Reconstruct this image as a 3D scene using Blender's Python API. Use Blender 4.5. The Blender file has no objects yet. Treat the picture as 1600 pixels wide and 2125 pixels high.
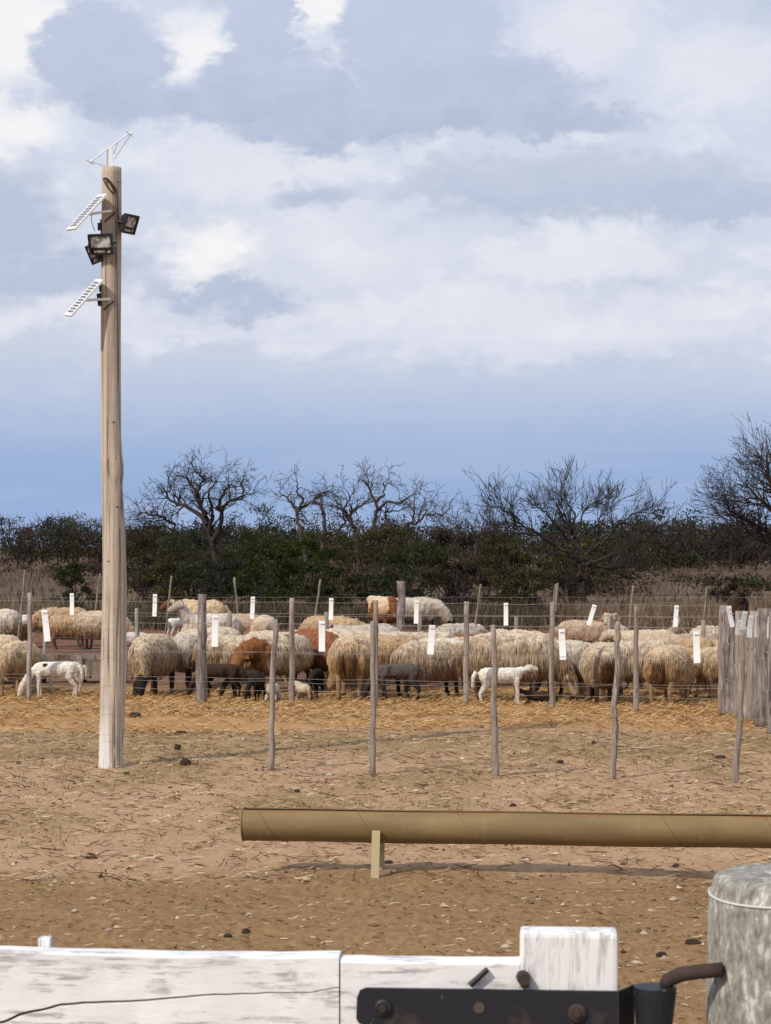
import bpy, math, random
import numpy as np
from mathutils import Vector

# ------------------------------------------------------------------ camera, sky, sun, exposure
sc = bpy.context.scene
COL = sc.collection
F, HEYE, HY = 4600.0, 1.85, 1135.0          # focal length in photo pixels, eye height, horizon row


def rad(a):
    return math.radians(a)


cam_d = bpy.data.cameras.new("camera")
cam = bpy.data.objects.new("camera", cam_d)
COL.objects.link(cam)
cam.location = (0, 0, HEYE)
cam.rotation_euler = (rad(90), 0, 0)
cam_d.sensor_fit = 'VERTICAL'
cam_d.sensor_height = 36.0
cam_d.sensor_width = 36.0 * 1600 / 2125
cam_d.lens = F / 2125 * 36.0
cam_d.shift_y = (HY - 1062.5) / 2125
cam_d.clip_start = 0.05
cam_d.clip_end = 20000
cam_d.dof.use_dof = True
cam_d.dof.focus_distance = 25.0
cam_d.dof.aperture_fstop = 26.0
sc.camera = cam

SUN_EL, SUN_AZ = 40.0, 225.0                # sun stands behind the camera to the left
sun_d = bpy.data.lights.new("sun", 'SUN')
sun_d.energy = 3.2
sun_d.angle = rad(1.2)
sun_d.color = (1.0, 0.91, 0.77)
sun = bpy.data.objects.new("sun", sun_d)
COL.objects.link(sun)
_s = Vector((math.sin(rad(SUN_AZ)) * math.cos(rad(SUN_EL)), math.cos(rad(SUN_AZ)) * math.cos(rad(SUN_EL)), math.sin(rad(SUN_EL))))
sun.rotation_euler = (-_s).to_track_quat('-Z', 'Y').to_euler()
sun.location = _s * 60

sc.view_settings.view_transform = 'Standard'
sc.view_settings.look = 'None'
sc.view_settings.exposure = 0.0
sc.view_settings.gamma = 1.0
sc.view_settings.use_curve_mapping = False


def lin(r, g, b):
    def f(c):
        c /= 255.0
        return c / 12.92 if c <= 0.04045 else ((c + 0.055) / 1.055) ** 2.4
    return (f(r), f(g), f(b), 1.0)


class NT:
    """small helper to write node trees"""
    def __init__(self, tree):
        self.t = tree
        tree.nodes.clear()

    def n(self, kind, **kw):
        x = self.t.nodes.new(kind)
        for k, v in kw.items():
            setattr(x, k, v)
        return x

    def put(self, sock, v):
        if isinstance(v, bpy.types.NodeSocket):
            self.t.links.new(v, sock)
        elif v is not None:
            sock.default_value = v

    def math(self, op, a, b=None, c=None, clamp=False):
        x = self.n('ShaderNodeMath', operation=op, use_clamp=clamp)
        for i, v in enumerate((a, b, c)):
            if v is not None:
                self.put(x.inputs[i], v)
        return x.outputs[0]

    def vmath(self, op, a, b=None):
        x = self.n('ShaderNodeVectorMath', operation=op)
        self.put(x.inputs[0], a)
        if b is not None:
            self.put(x.inputs[1], b)
        return x.outputs[0]

    def noise(self, vec, scale, detail=4, rough=0.55, dist=0.0):
        x = self.n('ShaderNodeTexNoise')
        self.put(x.inputs['Vector'], vec)
        x.inputs['Scale'].default_value = scale
        x.inputs['Detail'].default_value = detail
        x.inputs['Roughness'].default_value = rough
        x.inputs['Distortion'].default_value = dist
        return x.outputs['Fac']

    def noisec(self, vec, scale, detail=4, rough=0.55):
        x = self.n('ShaderNodeTexNoise')
        self.put(x.inputs['Vector'], vec)
        x.inputs['Scale'].default_value = scale
        x.inputs['Detail'].default_value = detail
        x.inputs['Roughness'].default_value = rough
        return x.outputs['Color']

    def vor(self, vec, scale, feature='F1'):
        x = self.n('ShaderNodeTexVoronoi', feature=feature)
        self.put(x.inputs['Vector'], vec)
        x.inputs['Scale'].default_value = scale
        return x

    def remap(self, v, a, b, c=0.0, d=1.0, smooth=True):
        x = self.n('ShaderNodeMapRange')
        x.interpolation_type = 'SMOOTHSTEP' if smooth else 'LINEAR'
        self.put(x.inputs[0], v)
        for i, q in enumerate((a, b, c, d)):
            x.inputs[i + 1].default_value = q
        return x.outputs[0]

    def ramp(self, fac, stops, interp='LINEAR'):
        x = self.n('ShaderNodeValToRGB')
        x.color_ramp.interpolation = interp
        e = x.color_ramp.elements
        while len(e) < len(stops):
            e.new(0.5)
        for el, (p, c) in zip(e, stops):
            el.position = p
            el.color = c if len(c) == 4 else (*c, 1)
        self.put(x.inputs[0], fac)
        return x.outputs[0]

    def mix(self, fac, a, b, blend='MIX'):
        x = self.n('ShaderNodeMix', data_type='RGBA', blend_type=blend)
        self.put(x.inputs[0], fac)
        for s, v in ((x.inputs[6], a), (x.inputs[7], b)):
            if isinstance(v, tuple) and len(v) == 3:
                v = (*v, 1)
            self.put(s, v)
        return x.outputs[2]

    def mapping(self, vec, scale=(1, 1, 1), loc=(0, 0, 0)):
        x = self.n('ShaderNodeMapping')
        self.put(x.inputs[0], vec)
        x.inputs['Scale'].default_value = scale
        x.inputs['Location'].default_value = loc
        return x.outputs[0]


world = bpy.data.worlds.new("World")
sc.world = world
world.use_nodes = True
w = NT(world.node_tree)
tc = w.n('ShaderNodeTexCoord')
sep = w.n('ShaderNodeSeparateXYZ')
w.put(sep.inputs[0], tc.outputs['Generated'])
dx, dy, dz = sep.outputs
hyp = w.math('SQRT', w.math('ADD', w.math('MULTIPLY', dx, dx), w.math('MULTIPLY', dy, dy)))
# bearing and height angle of the sky, in thousandths of the focal length
U0 = w.math('ADD', w.math('MULTIPLY', w.math('ARCTAN2', dx, dy), F / 1000), 0.8)
V0 = w.math('SUBTRACT', HY / 1000, w.math('MULTIPLY', w.math('DIVIDE', dz, w.math('MAXIMUM', hyp, 0.05)), F / 1000))
cmb = w.n('ShaderNodeCombineXYZ')
w.put(cmb.inputs[0], U0)
w.put(cmb.inputs[1], w.math('MULTIPLY', V0, 1.5))
skyv = cmb.outputs[0]
warp = w.noisec(skyv, 4.6, 9, 0.62)
wsep = w.n('ShaderNodeSeparateColor')
w.put(wsep.inputs[0], warp)
warp2 = w.noisec(skyv, 17.0, 6, 0.6)
wsep2 = w.n('ShaderNodeSeparateColor')
w.put(wsep2.inputs[0], warp2)
U = w.math('ADD', U0, w.math('ADD', w.math('MULTIPLY', w.math('SUBTRACT', wsep.outputs[0], 0.5), 0.24), w.math('MULTIPLY', w.math('SUBTRACT', wsep2.outputs[0], 0.5), 0.13)))
V = w.math('ADD', V0, w.math('ADD', w.math('MULTIPLY', w.math('SUBTRACT', wsep.outputs[1], 0.5), 0.19), w.math('MULTIPLY', w.math('SUBTRACT', wsep2.outputs[1], 0.5), 0.10)))


def blob(cx, cy, rx, ry, soft=0.3, u=None, v=None):
    a = w.math('DIVIDE', w.math('SUBTRACT', u or U, cx), rx)
    b = w.math('DIVIDE', w.math('SUBTRACT', v or V, cy), ry)
    r = w.math('SQRT', w.math('ADD', w.math('MULTIPLY', a, a), w.math('MULTIPLY', b, b)))
    return w.remap(r, 1 - soft, 1 + soft, 1, 0)


def many(lst):
    m = None
    for q in lst:
        b = blob(*q)
        m = b if m is None else w.math('MAXIMUM', m, b)
    return m


skytex = w.n('ShaderNodeTexSky', sky_type='NISHITA')
skytex.sun_disc = False
skytex.sun_elevation = rad(SUN_EL)
skytex.sun_rotation = rad(SUN_AZ)
K = 10.0


def sky(r, g, b):
    c = lin(r, g, b)
    return (c[0] * K, c[1] * K, c[2] * K, 1)


hband = w.remap(w.math('ADD', w.math('MULTIPLY', V0, 0.75), w.math('MULTIPLY', V, 0.25)), 0.0, 1.2, 0, 1, False)
cloudbase = w.ramp(hband, [(0.0, lin(206, 215, 233)), (0.25, lin(210, 218, 234)), (0.42, lin(210, 217, 232)), (0.53, lin(209, 215, 230)),
                           (0.635, lin(198, 208, 227)), (0.71, lin(180, 195, 222)), (0.785, lin(160, 182, 218)), (0.86, lin(150, 176, 216)),
                           (0.91, lin(155, 179, 218)), (1.0, lin(168, 189, 222))])
cloudbase = w.mix(1.0, cloudbase, (K, K, K, 1), 'MULTIPLY')
gap = w.remap(w.noise(skyv, 1.1, 5, 0.55), 0.62, 0.75, 0, 0.30)
highmask = w.remap(V0, -0.6, 0.3, 1, 0)
col = w.mix(w.math('MULTIPLY', gap, highmask), cloudbase, skytex.outputs[0])
fb = w.noise(skyv, 3.4, 10, 0.60, 0.5)
fb2 = w.noise(skyv, 11.0, 7, 0.60, 0.3)
upper = w.remap(V, 0.66, 0.86, 1, 0)
whiten = w.math('MULTIPLY', w.remap(w.math('ADD', w.math('MULTIPLY', fb, 0.75), w.math('MULTIPLY', fb2, 0.25)), 0.49, 0.36), w.math('MULTIPLY', upper, 0.55))
col = w.mix(whiten, col, sky(238, 239, 246))
greyn = w.math('MULTIPLY', w.remap(fb, 0.52, 0.70), w.math('MULTIPLY', upper, 0.5))
col = w.mix(greyn, col, sky(186, 197, 218))
light = many([(0.50, 0.36, 0.17, 0.06, 0.6), (0.68, 0.34, 0.09, 0.035, 0.5), (1.17, 0.525, 0.23, 0.05, 0.35), (0.70, 0.52, 0.20, 0.07, 0.9),
              (0.98, 0.66, 0.22, 0.085, 0.4), (1.25, 0.70, 0.30, 0.05, 0.7), (0.15, 0.67, 0.25, 0.03, 0.7), (0.40, 0.70, 0.2, 0.025, 0.8), (1.50, 0.64, 0.2, 0.04, 0.6),
              (1.50, 0.16, 0.16, 0.08, 0.7), (1.22, 0.07, 0.12, 0.09, 0.6)])
col = w.mix(w.math('MULTIPLY', light, 0.8), col, w.mix(fb2, sky(238, 238, 245), sky(222, 225, 237)))
bright = many([(0.03, 0.07, 0.10, 0.12, 0.7), (0.655, 0.02, 0.055, 0.055, 0.5), (0.02, 0.28, 0.10, 0.06, 0.8), (0.43, 0.53, 0.065, 0.06, 0.8),
               (0.40, 0.11, 0.05, 0.08, 0.7)])
col = w.mix(w.math('MULTIPLY', bright, 0.80), col, sky(253, 251, 250))
grey = many([(0.54, 0.06, 0.075, 0.17, 0.16), (0.58, 0.20, 0.20, 0.09, 0.2), (0.88, 0.05, 0.17, 0.20, 0.16), (1.00, 0.20, 0.22, 0.105, 0.18), (0.72, 0.23, 0.28, 0.07, 0.25),
             (1.14, 0.265, 0.19, 0.04, 0.35), (0.21, 0.12, 0.13, 0.11, 0.2), (0.27, 0.215, 0.18, 0.045, 0.4), (0.40, 0.235, 0.14, 0.04, 0.5)])
gtone = w.mix(w.remap(V, 0.02, 0.31), sky(190, 200, 223), sky(179, 190, 213))
gtone = w.mix(w.remap(fb2, 0.35, 0.65, 0, 0.35), gtone, sky(201, 209, 230))
col = w.mix(w.math('MULTIPLY', grey, 0.96), col, gtone)
band = many([(1.20, 0.385, 0.42, 0.055, 0.35), (1.50, 0.415, 0.34, 0.045, 0.4), (0.55, 0.645, 0.09, 0.022, 0.6), (0.65, 0.415, 0.09, 0.03, 0.6),
             (0.03, 0.45, 0.09, 0.11, 0.5), (0.12, 0.57, 0.20, 0.05, 0.5), (0.45, 0.62, 0.12, 0.02, 0.8)])
col = w.mix(w.math('MULTIPLY', band, 0.85), col, w.mix(w.remap(V, 0.33, 0.45), sky(196, 205, 224), sky(182, 193, 215)))
# thin streaks in the low stratus
cm2 = w.n('ShaderNodeCombineXYZ')
w.put(cm2.inputs[0], w.math('MULTIPLY', U0, 0.5))
w.put(cm2.inputs[1], w.math('MULTIPLY', V0, 5.0))
streak = w.math('MULTIPLY', w.remap(w.noise(cm2.outputs[0], 2.4, 5, 0.5), 0.45, 0.7), w.remap(V0, 0.6, 0.75, 0, 0.35))
col = w.mix(streak, col, sky(184, 195, 223))
bg = w.n('ShaderNodeBackground')
w.put(bg.inputs[0], col)
bg.inputs[1].default_value = 0.1
wo = w.n('ShaderNodeOutputWorld')
w.put(wo.inputs[0], bg.outputs[0])

# ------------------------------------------------------------------ helpers
rng = np.random.default_rng(11)
random.seed(11)


def P(px, d, z=0.0):
    """point at bearing of photo column px, d metres out, z above the ground"""
    return Vector(((px - 800) / F * d, d, z))


def Q(px, py, d):
    return Vector(((px - 800) / F * d, d, HEYE + (HY - py) / F * d))


def base_d(py):
    return F * HEYE / (py - HY)


def vnoise(p):
    """value noise, p (N,3) -> (N,) in 0..1"""
    p = np.asarray(p, dtype=np.float64)
    i = np.floor(p).astype(np.int64)
    f = p - i
    f = f * f * (3 - 2 * f)

    def h(a, b, c):
        n = (a * 73856093) ^ (b * 19349663) ^ (c * 83492791)
        n = (n ^ (n >> 13)) * 1274126177
        n = n & 0x7fffffff
        n = (n ^ (n >> 15)) * 668265263 & 0x7fffffff
        return (n % 65536) / 65535.0
    r = 0
    for a in (0, 1):
        for b in (0, 1):
            for c in (0, 1):
                wgt = (f[:, 0] if a else 1 - f[:, 0]) * (f[:, 1] if b else 1 - f[:, 1]) * (f[:, 2] if c else 1 - f[:, 2])
                r = r + wgt * h(i[:, 0] + a, i[:, 1] + b, i[:, 2] + c)
    return r


def fbm(p, o=4):
    p = np.asarray(p, dtype=np.float64)
    r, a, s = 0, 0.5, 0
    for k in range(o):
        r = r + a * vnoise(p * 2 ** k + 17.3 * k)
        s += a
        a *= 0.5
    return r / s


def mesh(name, v, f, mats=None, smooth=False, colors=None):
    me = bpy.data.meshes.new(name)
    me.from_pydata([tuple(q) for q in v] if not isinstance(v, np.ndarray) else v.tolist(), [], f if isinstance(f, list) else f.tolist())
    if mats:
        for m in (mats if isinstance(mats, (list, tuple)) else [mats]):
            me.materials.append(m)
    if smooth:
        me.polygons.foreach_set('use_smooth', [True] * len(me.polygons))
    if colors is not None:
        at = me.color_attributes.new('Col', 'FLOAT_COLOR', 'POINT')
        c = np.ones((len(v), 4), dtype=np.float32)
        c[:, :3] = colors
        at.data.foreach_set('color', c.ravel())
    me.update()
    return me


def obj(name, me, parent=None, loc=None):
    o = bpy.data.objects.new(name, me)
    COL.objects.link(o)
    if loc is not None:
        o.location = loc
    if parent is not None:
        o.parent = parent
    return o


def tag(o, label, cat, group=None, kind=None):
    if label:
        o['label'] = label
    if cat:
        o['category'] = cat
    if group:
        o['group'] = group
    if kind:
        o['kind'] = kind
    return o


def thing(name, label, cat, loc=(0, 0, 0), rz=0.0, group=None):
    o = bpy.data.objects.new(name, None)
    o.empty_display_size = 0.1
    COL.objects.link(o)
    o.location = loc
    o.rotation_euler = (0, 0, rz)
    return tag(o, label, cat, group)


class MB:
    """collects shapes; build() makes one mesh object"""
    def __init__(self):
        self.v, self.f, self.c = [], [], []

    def raw(self, v, f, c=None):
        o = len(self.v)
        self.v += [tuple(q) for q in v]
        self.f += [tuple(i + o for i in q) for q in f]
        if c is not None:
            self.c += [c] * len(v)

    def box(self, lo, hi, bev=0.0):
        (x0, y0, z0), (x1, y1, z1) = lo, hi
        if bev <= 0:
            self.raw([(x0, y0, z0), (x1, y0, z0), (x1, y1, z0), (x0, y1, z0), (x0, y0, z1), (x1, y0, z1), (x1, y1, z1), (x0, y1, z1)],
                     [(3, 2, 1, 0), (4, 5, 6, 7), (0, 1, 5, 4), (1, 2, 6, 5), (2, 3, 7, 6), (3, 0, 4, 7)])
            return
        b = bev
        import bmesh
        bm = bmesh.new()
        bmesh.ops.create_cube(bm, size=1)
        for q in bm.verts:
            q.co = Vector(((q.co.x + .5) * (x1 - x0) + x0, (q.co.y + .5) * (y1 - y0) + y0, (q.co.z + .5) * (z1 - z0) + z0))
        bmesh.ops.bevel(bm, geom=bm.edges[:], offset=b, segments=2, affect='EDGES', profile=0.6)
        bm.verts.ensure_lookup_table()
        self.raw([q.co.copy() for q in bm.verts], [[q.index for q in fc.verts] for fc in bm.faces])
        bm.free()

    def obox(self, c, ax, ay, az, c4=None):
        """box from centre and three half-axis vectors"""
        c, ax, ay, az = Vector(c), Vector(ax), Vector(ay), Vector(az)
        v = [c + sx * ax + sy * ay + sz * az for sz in (-1, 1) for sx, sy in ((-1, -1), (1, -1), (1, 1), (-1, 1))]
        self.raw(v, [(3, 2, 1, 0), (4, 5, 6, 7), (0, 1, 5, 4), (1, 2, 6, 5), (2, 3, 7, 6), (3, 0, 4, 7)])

    def tube(self, pts, rad_, n=8, cap=True, squash=None, c=None):
        pts = [Vector(p) for p in pts]
        if not isinstance(rad_, (list, tuple)):
            rad_ = [rad_] * len(pts)
        t0 = (pts[1] - pts[0]).normalized()
        ref = Vector((1, 0, 0)) if abs(t0.z) > 0.8 else Vector((0, 0, 1))
        side = ref.cross(t0).normalized()
        v, f = [], []
        for i, p in enumerate(pts):
            t = (pts[min(i + 1, len(pts) - 1)] - pts[max(i - 1, 0)])
            t = t.normalized() if t.length > 1e-9 else t0
            side = (side - t * side.dot(t))
            side = side.normalized() if side.length > 1e-6 else t.orthogonal().normalized()
            up = t.cross(side)
            r = rad_[i]
            ra, rb = (r, r) if not isinstance(r, tuple) else r
            for k in range(n):
                a = 2 * math.pi * k / n
                v.append(p + side * (ra * math.cos(a)) + up * (rb * math.sin(a)))
        for i in range(len(pts) - 1):
            for k in range(n):
                a, b = i * n + k, i * n + (k + 1) % n
                f.append((a, b, b + n, a + n))
        if cap:
            f.append(tuple(range(n - 1, -1, -1)))
            f.append(tuple((len(pts) - 1) * n + k for k in range(n)))
        self.raw(v, f, c)

    def build(self, name, mat, parent=None, smooth=False, loc=None):
        me = mesh(name, self.v, self.f, mat, smooth, np.array(self.c) if self.c and len(self.c) == len(self.v) else None)
        return obj(name, me, parent, loc)


# ------------------------------------------------------------------ materials
def material(name, fn, rough=0.9, spec=0.2, metal=0.0):
    m = bpy.data.materials.new(name)
    m.use_nodes = True
    t = NT(m.node_tree)
    b = t.n('ShaderNodeBsdfPrincipled')
    b.inputs['Roughness'].default_value = rough
    b.inputs['Specular IOR Level'].default_value = spec
    b.inputs['Metallic'].default_value = metal
    o = t.n('ShaderNodeOutputMaterial')
    t.put(o.inputs[0], b.outputs[0])
    res = fn(t, b)
    if res is not None:
        if isinstance(res, tuple) and len(res) == 3:
            res = (*res, 1)
        t.put(b.inputs['Base Color'], res)
    return m


def bump(t, b, h, strength=0.5, dist=0.02):
    x = t.n('ShaderNodeBump')
    x.inputs['Strength'].default_value = strength
    x.inputs['Distance'].default_value = dist
    t.put(x.inputs['Height'], h)
    t.put(b.inputs['Normal'], x.outputs[0])


def ocoord(t):
    return t.n('ShaderNodeTexCoord').outputs['Object']


def gpos(t):
    return t.n('ShaderNodeNewGeometry').outputs['Position']


def attr(t, name='Col'):
    return t.n('ShaderNodeAttribute', attribute_name=name).outputs['Color']


def f_ground(t, b):
    p = gpos(t)
    s = t.n('ShaderNodeSeparateXYZ')
    t.put(s.inputs[0], p)
    y = s.outputs[1]
    flat = t.mapping(p, (1, 0.55, 1))
    n1 = t.noise(flat, 0.8, 6, 0.6)
    n2 = t.noise(flat, 4.0, 6, 0.62)
    n3 = t.noise(flat, 22.0, 5, 0.65)
    n4 = t.noise(p, 90.0, 3, 0.6)
    yj = t.math('ADD', y, t.math('MULTIPLY', t.math('SUBTRACT', n1, 0.5), 2.2))
    dung = t.ramp(n3, [(0.25, (.172, .098, .043)), (0.5, (.258, .157, .076)), (0.75, (.34, .219, .12))])
    pale = t.ramp(t.math('ADD', t.math('MULTIPLY', n2, 0.55), t.math('MULTIPLY', n3, 0.45)),
                  [(0.28, (.25, .143, .078)), (0.46, (.385, .245, .143)), (0.62, (.455, .305, .195)), (0.75, (.54, .385, .27))])
    grass = t.ramp(n3, [(0.3, (.19, .122, .056)), (0.55, (.30, .20, .10)), (0.75, (.385, .265, .145))])
    c = t.mix(t.remap(yj, 11.9, 13.1), dung, pale)
    gmask = t.math('MULTIPLY', t.remap(n1, 0.46, 0.60), t.math('MULTIPLY', t.remap(yj, 13.0, 15.0), t.remap(yj, 21.5, 24.0, 1, 0)))
    c = t.mix(t.math('MULTIPLY', gmask, 0.8), c, grass)
    olive = t.math('MULTIPLY', t.remap(yj, 19.2, 20.0), t.remap(yj, 21.8, 22.6, 1, 0))
    c = t.mix(t.math('MULTIPLY', olive, 0.62), c, grass)
    straw = t.ramp(t.math('ADD', t.math('MULTIPLY', n2, 0.5), t.math('MULTIPLY', n4, 0.5)),
                   [(0.3, (.23, .122, .05)), (0.5, (.39, .232, .10)), (0.7, (.52, .34, .16))])
    c = t.mix(t.remap(yj, 21.8, 23.0), c, straw)
    corral = t.ramp(n2, [(0.3, (.10, .055, .035)), (0.6, (.19, .105, .065)), (0.8, (.27, .165, .10))])
    c = t.mix(t.remap(yj, 27.6, 30.5), c, corral)
    red = t.ramp(n2, [(0.3, (.12, .055, .036)), (0.6, (.20, .10, .066)), (0.8, (.25, .14, .095))])
    c = t.mix(t.remap(yj, 31, 34), c, red)
    far = t.ramp(t.noise(p, 0.25, 5, 0.6), [(0.3, (.085, .058, .04)), (0.55, (.13, .095, .062)), (0.75, (.19, .15, .10))])
    c = t.mix(t.remap(yj, 48, 56), c, far)
    field = t.ramp(t.noise(t.mapping(p, (0.04, 0.012, 1)), 1.0, 5, 0.6), [(0.3, (.088, .056, .04)), (0.6, (.125, .082, .058)), (0.8, (.15, .105, .075))])
    c = t.mix(t.remap(y, 85, 120), c, field)
    # scattered dark dung crumbs and pale stone chips
    vs = t.vor(t.mapping(p, (1, 0.6, 1)), 26.0)
    crumbs = t.math('MULTIPLY', t.remap(vs.outputs['Distance'], 0.20, 0.08), t.remap(n2, 0.52, 0.62))
    c = t.mix(t.math('MULTIPLY', crumbs, 0.7), c, (.06, .035, .02, 1))
    h = t.math('ADD', t.math('MULTIPLY', n3, 0.7), t.math('MULTIPLY', n4, 0.3))
    bump(t, b, h, 0.55, 0.03)
    return c


def f_wood(dark, mid, pale, zs=1.2, xs=28.0, white=None):
    def fn(t, b):
        o = ocoord(t)
        g = t.noise(t.mapping(o, (xs, xs, zs)), 1.0, 6, 0.62, 0.6)
        g2 = t.noise(o, 3.0, 4, 0.6)
        c = t.ramp(t.math('ADD', t.math('MULTIPLY', g, 0.7), t.math('MULTIPLY', g2, 0.3)), [(0.32, dark), (0.5, mid), (0.66, pale)])
        cr = t.noise(t.mapping(o, (xs * 1.6, xs * 1.6, zs * 0.5), (3, 1, 7)), 1.0, 3, 0.5, 0.8)
        c = t.mix(t.remap(cr, 0.61, 0.67, 0, 0.7), c, (dark[0] * .3, dark[1] * .3, dark[2] * .3, 1))
        if white:
            s = t.n('ShaderNodeSeparateXYZ')
            t.put(s.inputs[0], o)
            zz = t.math('ADD', s.outputs[2], t.math('MULTIPLY', t.math('SUBTRACT', g, 0.5), 1.1))
            xx = t.math('ADD', s.outputs[0], t.math('MULTIPLY', t.math('SUBTRACT', g, 0.5), 0.25))
            m = t.math('MULTIPLY', t.remap(zz, white[0], white[1]), t.remap(xx, 0.03, -0.03))
            c = t.mix(t.math('MULTIPLY', m, 0.9), c, (.74, .72, .70, 1))
        bump(t, b, t.math('SUBTRACT', g, t.math('MULTIPLY', t.remap(cr, 0.61, 0.67), 0.8)), 0.7, 0.014)
        return c
    return fn


M_ground = material('soil', f_ground, 0.97, 0.1)
M_pole = material('pole_wood', f_wood((.25, .195, .15), (.46, .375, .30), (.60, .505, .415), 0.8, 26, (0.75, 0.1)), 0.85)
M_post = material('weathered_wood', f_wood((.15, .115, .095), (.30, .245, .21), (.46, .39, .345), 1.5, 40), 0.9)
M_post2 = material('weathered_wood_grey', f_wood((.055, .044, .04), (.22, .18, .165), (.46, .41, .385), 3.5, 34), 0.9)
M_stake = material('thin_stake_wood', f_wood((.13, .11, .08), (.24, .205, .15), (.34, .29, .22), 1.5, 40), 0.9)


def f_whitewash(t, b):
    o = ocoord(t)
    g = t.noise(t.mapping(o, (9.0, 60, 110)), 1.0, 7, 0.7, 0.4)
    g2 = t.noise(t.mapping(o, (8, 8, 14)), 1.0, 5, 0.62)
    wear = t.math('MULTIPLY', t.remap(g, 0.47, 0.60), t.remap(g2, 0.44, 0.58))
    c = t.mix(t.remap(t.noise(o, 9, 5, 0.6), 0.35, 0.7), (.76, .755, .76, 1), (.88, .875, .87, 1))
    c = t.mix(t.math('MULTIPLY', wear, 0.8), c, (.33, .31, .315, 1))
    st = t.math('MULTIPLY', t.remap(t.noise(t.mapping(o, (6, 6, 4), (4, 2, 1)), 1.0, 4, 0.6), 0.60, 0.72), 0.35)
    c = t.mix(st, c, (.56, .49, .42, 1))
    bump(t, b, t.math('SUBTRACT', t.math('MULTIPLY', g, 0.5), wear), 0.35, 0.004)
    return c


def f_whitewash_v(t, b):
    o = ocoord(t)
    g = t.noise(t.mapping(o, (60, 40, 5)), 1.0, 6, 0.65, 0.8)
    g2 = t.noise(t.mapping(o, (14, 8, 6)), 1.0, 5, 0.6)
    wear = t.math('MULTIPLY', t.remap(g, 0.46, 0.58), t.remap(g2, 0.40, 0.56))
    c = t.mix(t.remap(g2, 0.35, 0.7), (.76, .76, .77, 1), (.88, .875, .865, 1))
    c = t.mix(t.math('MULTIPLY', wear, 0.75), c, (.36, .35, .37, 1))
    bump(t, b, t.math('SUBTRACT', t.math('MULTIPLY', g, 0.6), wear), 0.4, 0.004)
    return c


def f_concrete(t, b):
    o = ocoord(t)
    g = t.noise(t.mapping(o, (95, 95, 42)), 1.0, 7, 0.68, 0.3)
    g2 = t.noise(t.mapping(o, (16, 16, 8)), 1.0, 6, 0.65)
    c = t.ramp(t.math('ADD', t.math('MULTIPLY', g, 0.72), t.math('MULTIPLY', g2, 0.28)),
               [(0.36, (.12, .11, .095)), (0.45, (.24, .225, .195)), (0.53, (.33, .32, .285)), (0.60, (.55, .54, .51)), (0.72, (.66, .66, .64))])
    bump(t, b, g, 0.5, 0.006)
    return c


def f_iron(t, b):
    o = ocoord(t)
    g = t.noise(o, 45, 5, 0.65)
    g2 = t.noise(o, 14, 5, 0.6)
    c = t.mix(t.remap(g2, 0.56, 0.68, 0, 0.75), (.014, .015, .021, 1), (.055, .04, .032, 1))
    c = t.mix(t.remap(g, 0.66, 0.73, 0, 0.7), c, (.32, .32, .34, 1))
    bump(t, b, g, 0.3, 0.002)
    return c


M_white = material('whitewashed_board', f_whitewash, 0.8, 0.25)
M_white_v = material('whitewashed_stile', f_whitewash_v, 0.8, 0.25)
M_conc = material('lichened_concrete', f_concrete, 0.95, 0.15)
M_iron = material('painted_iron', f_iron, 0.55, 0.4)
M_rusty = material('rusty_iron', lambda t, b: t.mix(t.noise(ocoord(t), 30, 5), (.028, .021, .022, 1), (.085, .058, .048, 1)), 0.8)
M_gapdark = material('bare_inner_wood', lambda t, b: (.09, .075, .065), 0.95)
M_wire = material('galvanised_wire', lambda t, b: (.30, .27, .25), 0.55, 0.4, 0.3)
M_tag = material('white_plastic', lambda t, b: t.mix(t.noise(ocoord(t), 12, 4), (.88, .88, .88, 1), (.92, .92, .92, 1)), 0.5, 0.3)


def f_pipe(t, b):
    o = ocoord(t)
    n = t.noise(t.mapping(o, (1.5, 6, 6)), 1.0, 5, 0.6)
    s = t.n('ShaderNodeSeparateXYZ')
    t.put(s.inputs[0], o)
    c = t.mix(t.remap(n, 0.35, 0.65), (.185, .126, .056, 1), (.245, .17, .08, 1))
    dn = t.noise(t.mapping(o, (9, 9, 3)), 1.0, 6, 0.65)
    c = t.mix(t.remap(dn, 0.55, 0.72, 0, 0.5), c, (.30, .225, .125, 1))
    rn = t.noise(t.mapping(o, (4, 20, 20)), 1.0, 6, 0.7)
    rim = t.math('MULTIPLY', t.remap(s.outputs[2], 0.335, 0.366), t.remap(rn, 0.42, 0.6))
    c = t.mix(t.math('MULTIPLY', rim, 0.75), c, (.24, .10, .035, 1))
    return c


M_pipe = material('trough_paint', f_pipe, 0.62, 0.3)
M_seam = material('weld_seam', lambda t, b: (.17, .11, .05), 0.7)
M_leg = material('pale_leg_paint', lambda t, b: t.mix(t.noise(ocoord(t), 20, 4), (.40, .345, .19, 1), (.49, .43, .26, 1)), 0.6)
M_black = material('black_housing', lambda t, b: (.012, .012, .014), 0.45, 0.5)
M_lens = material('lamp_reflector', lambda t, b: t.mix(t.remap(t.noise(ocoord(t), 26, 3), 0.4, 0.6), (.20, .21, .20, 1), (.58, .58, .56, 1)), 0.25, 0.6)
M_cell = material('solar_cell', lambda t, b: (.12, .125, .15), 0.25, 0.6)
M_frame = material('panel_frame', lambda t, b: (.80, .80, .81), 0.4, 0.4)
M_alu = material('aluminium', lambda t, b: (.45, .46, .47), 0.45, 0.5, 0.4)
M_cable = material('brown_cable', lambda t, b: (.06, .035, .03), 0.6)
M_board = material('grey_boards', f_wood((.10, .08, .065), (.22, .175, .14), (.33, .27, .225), 6, 8), 0.9)


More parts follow.
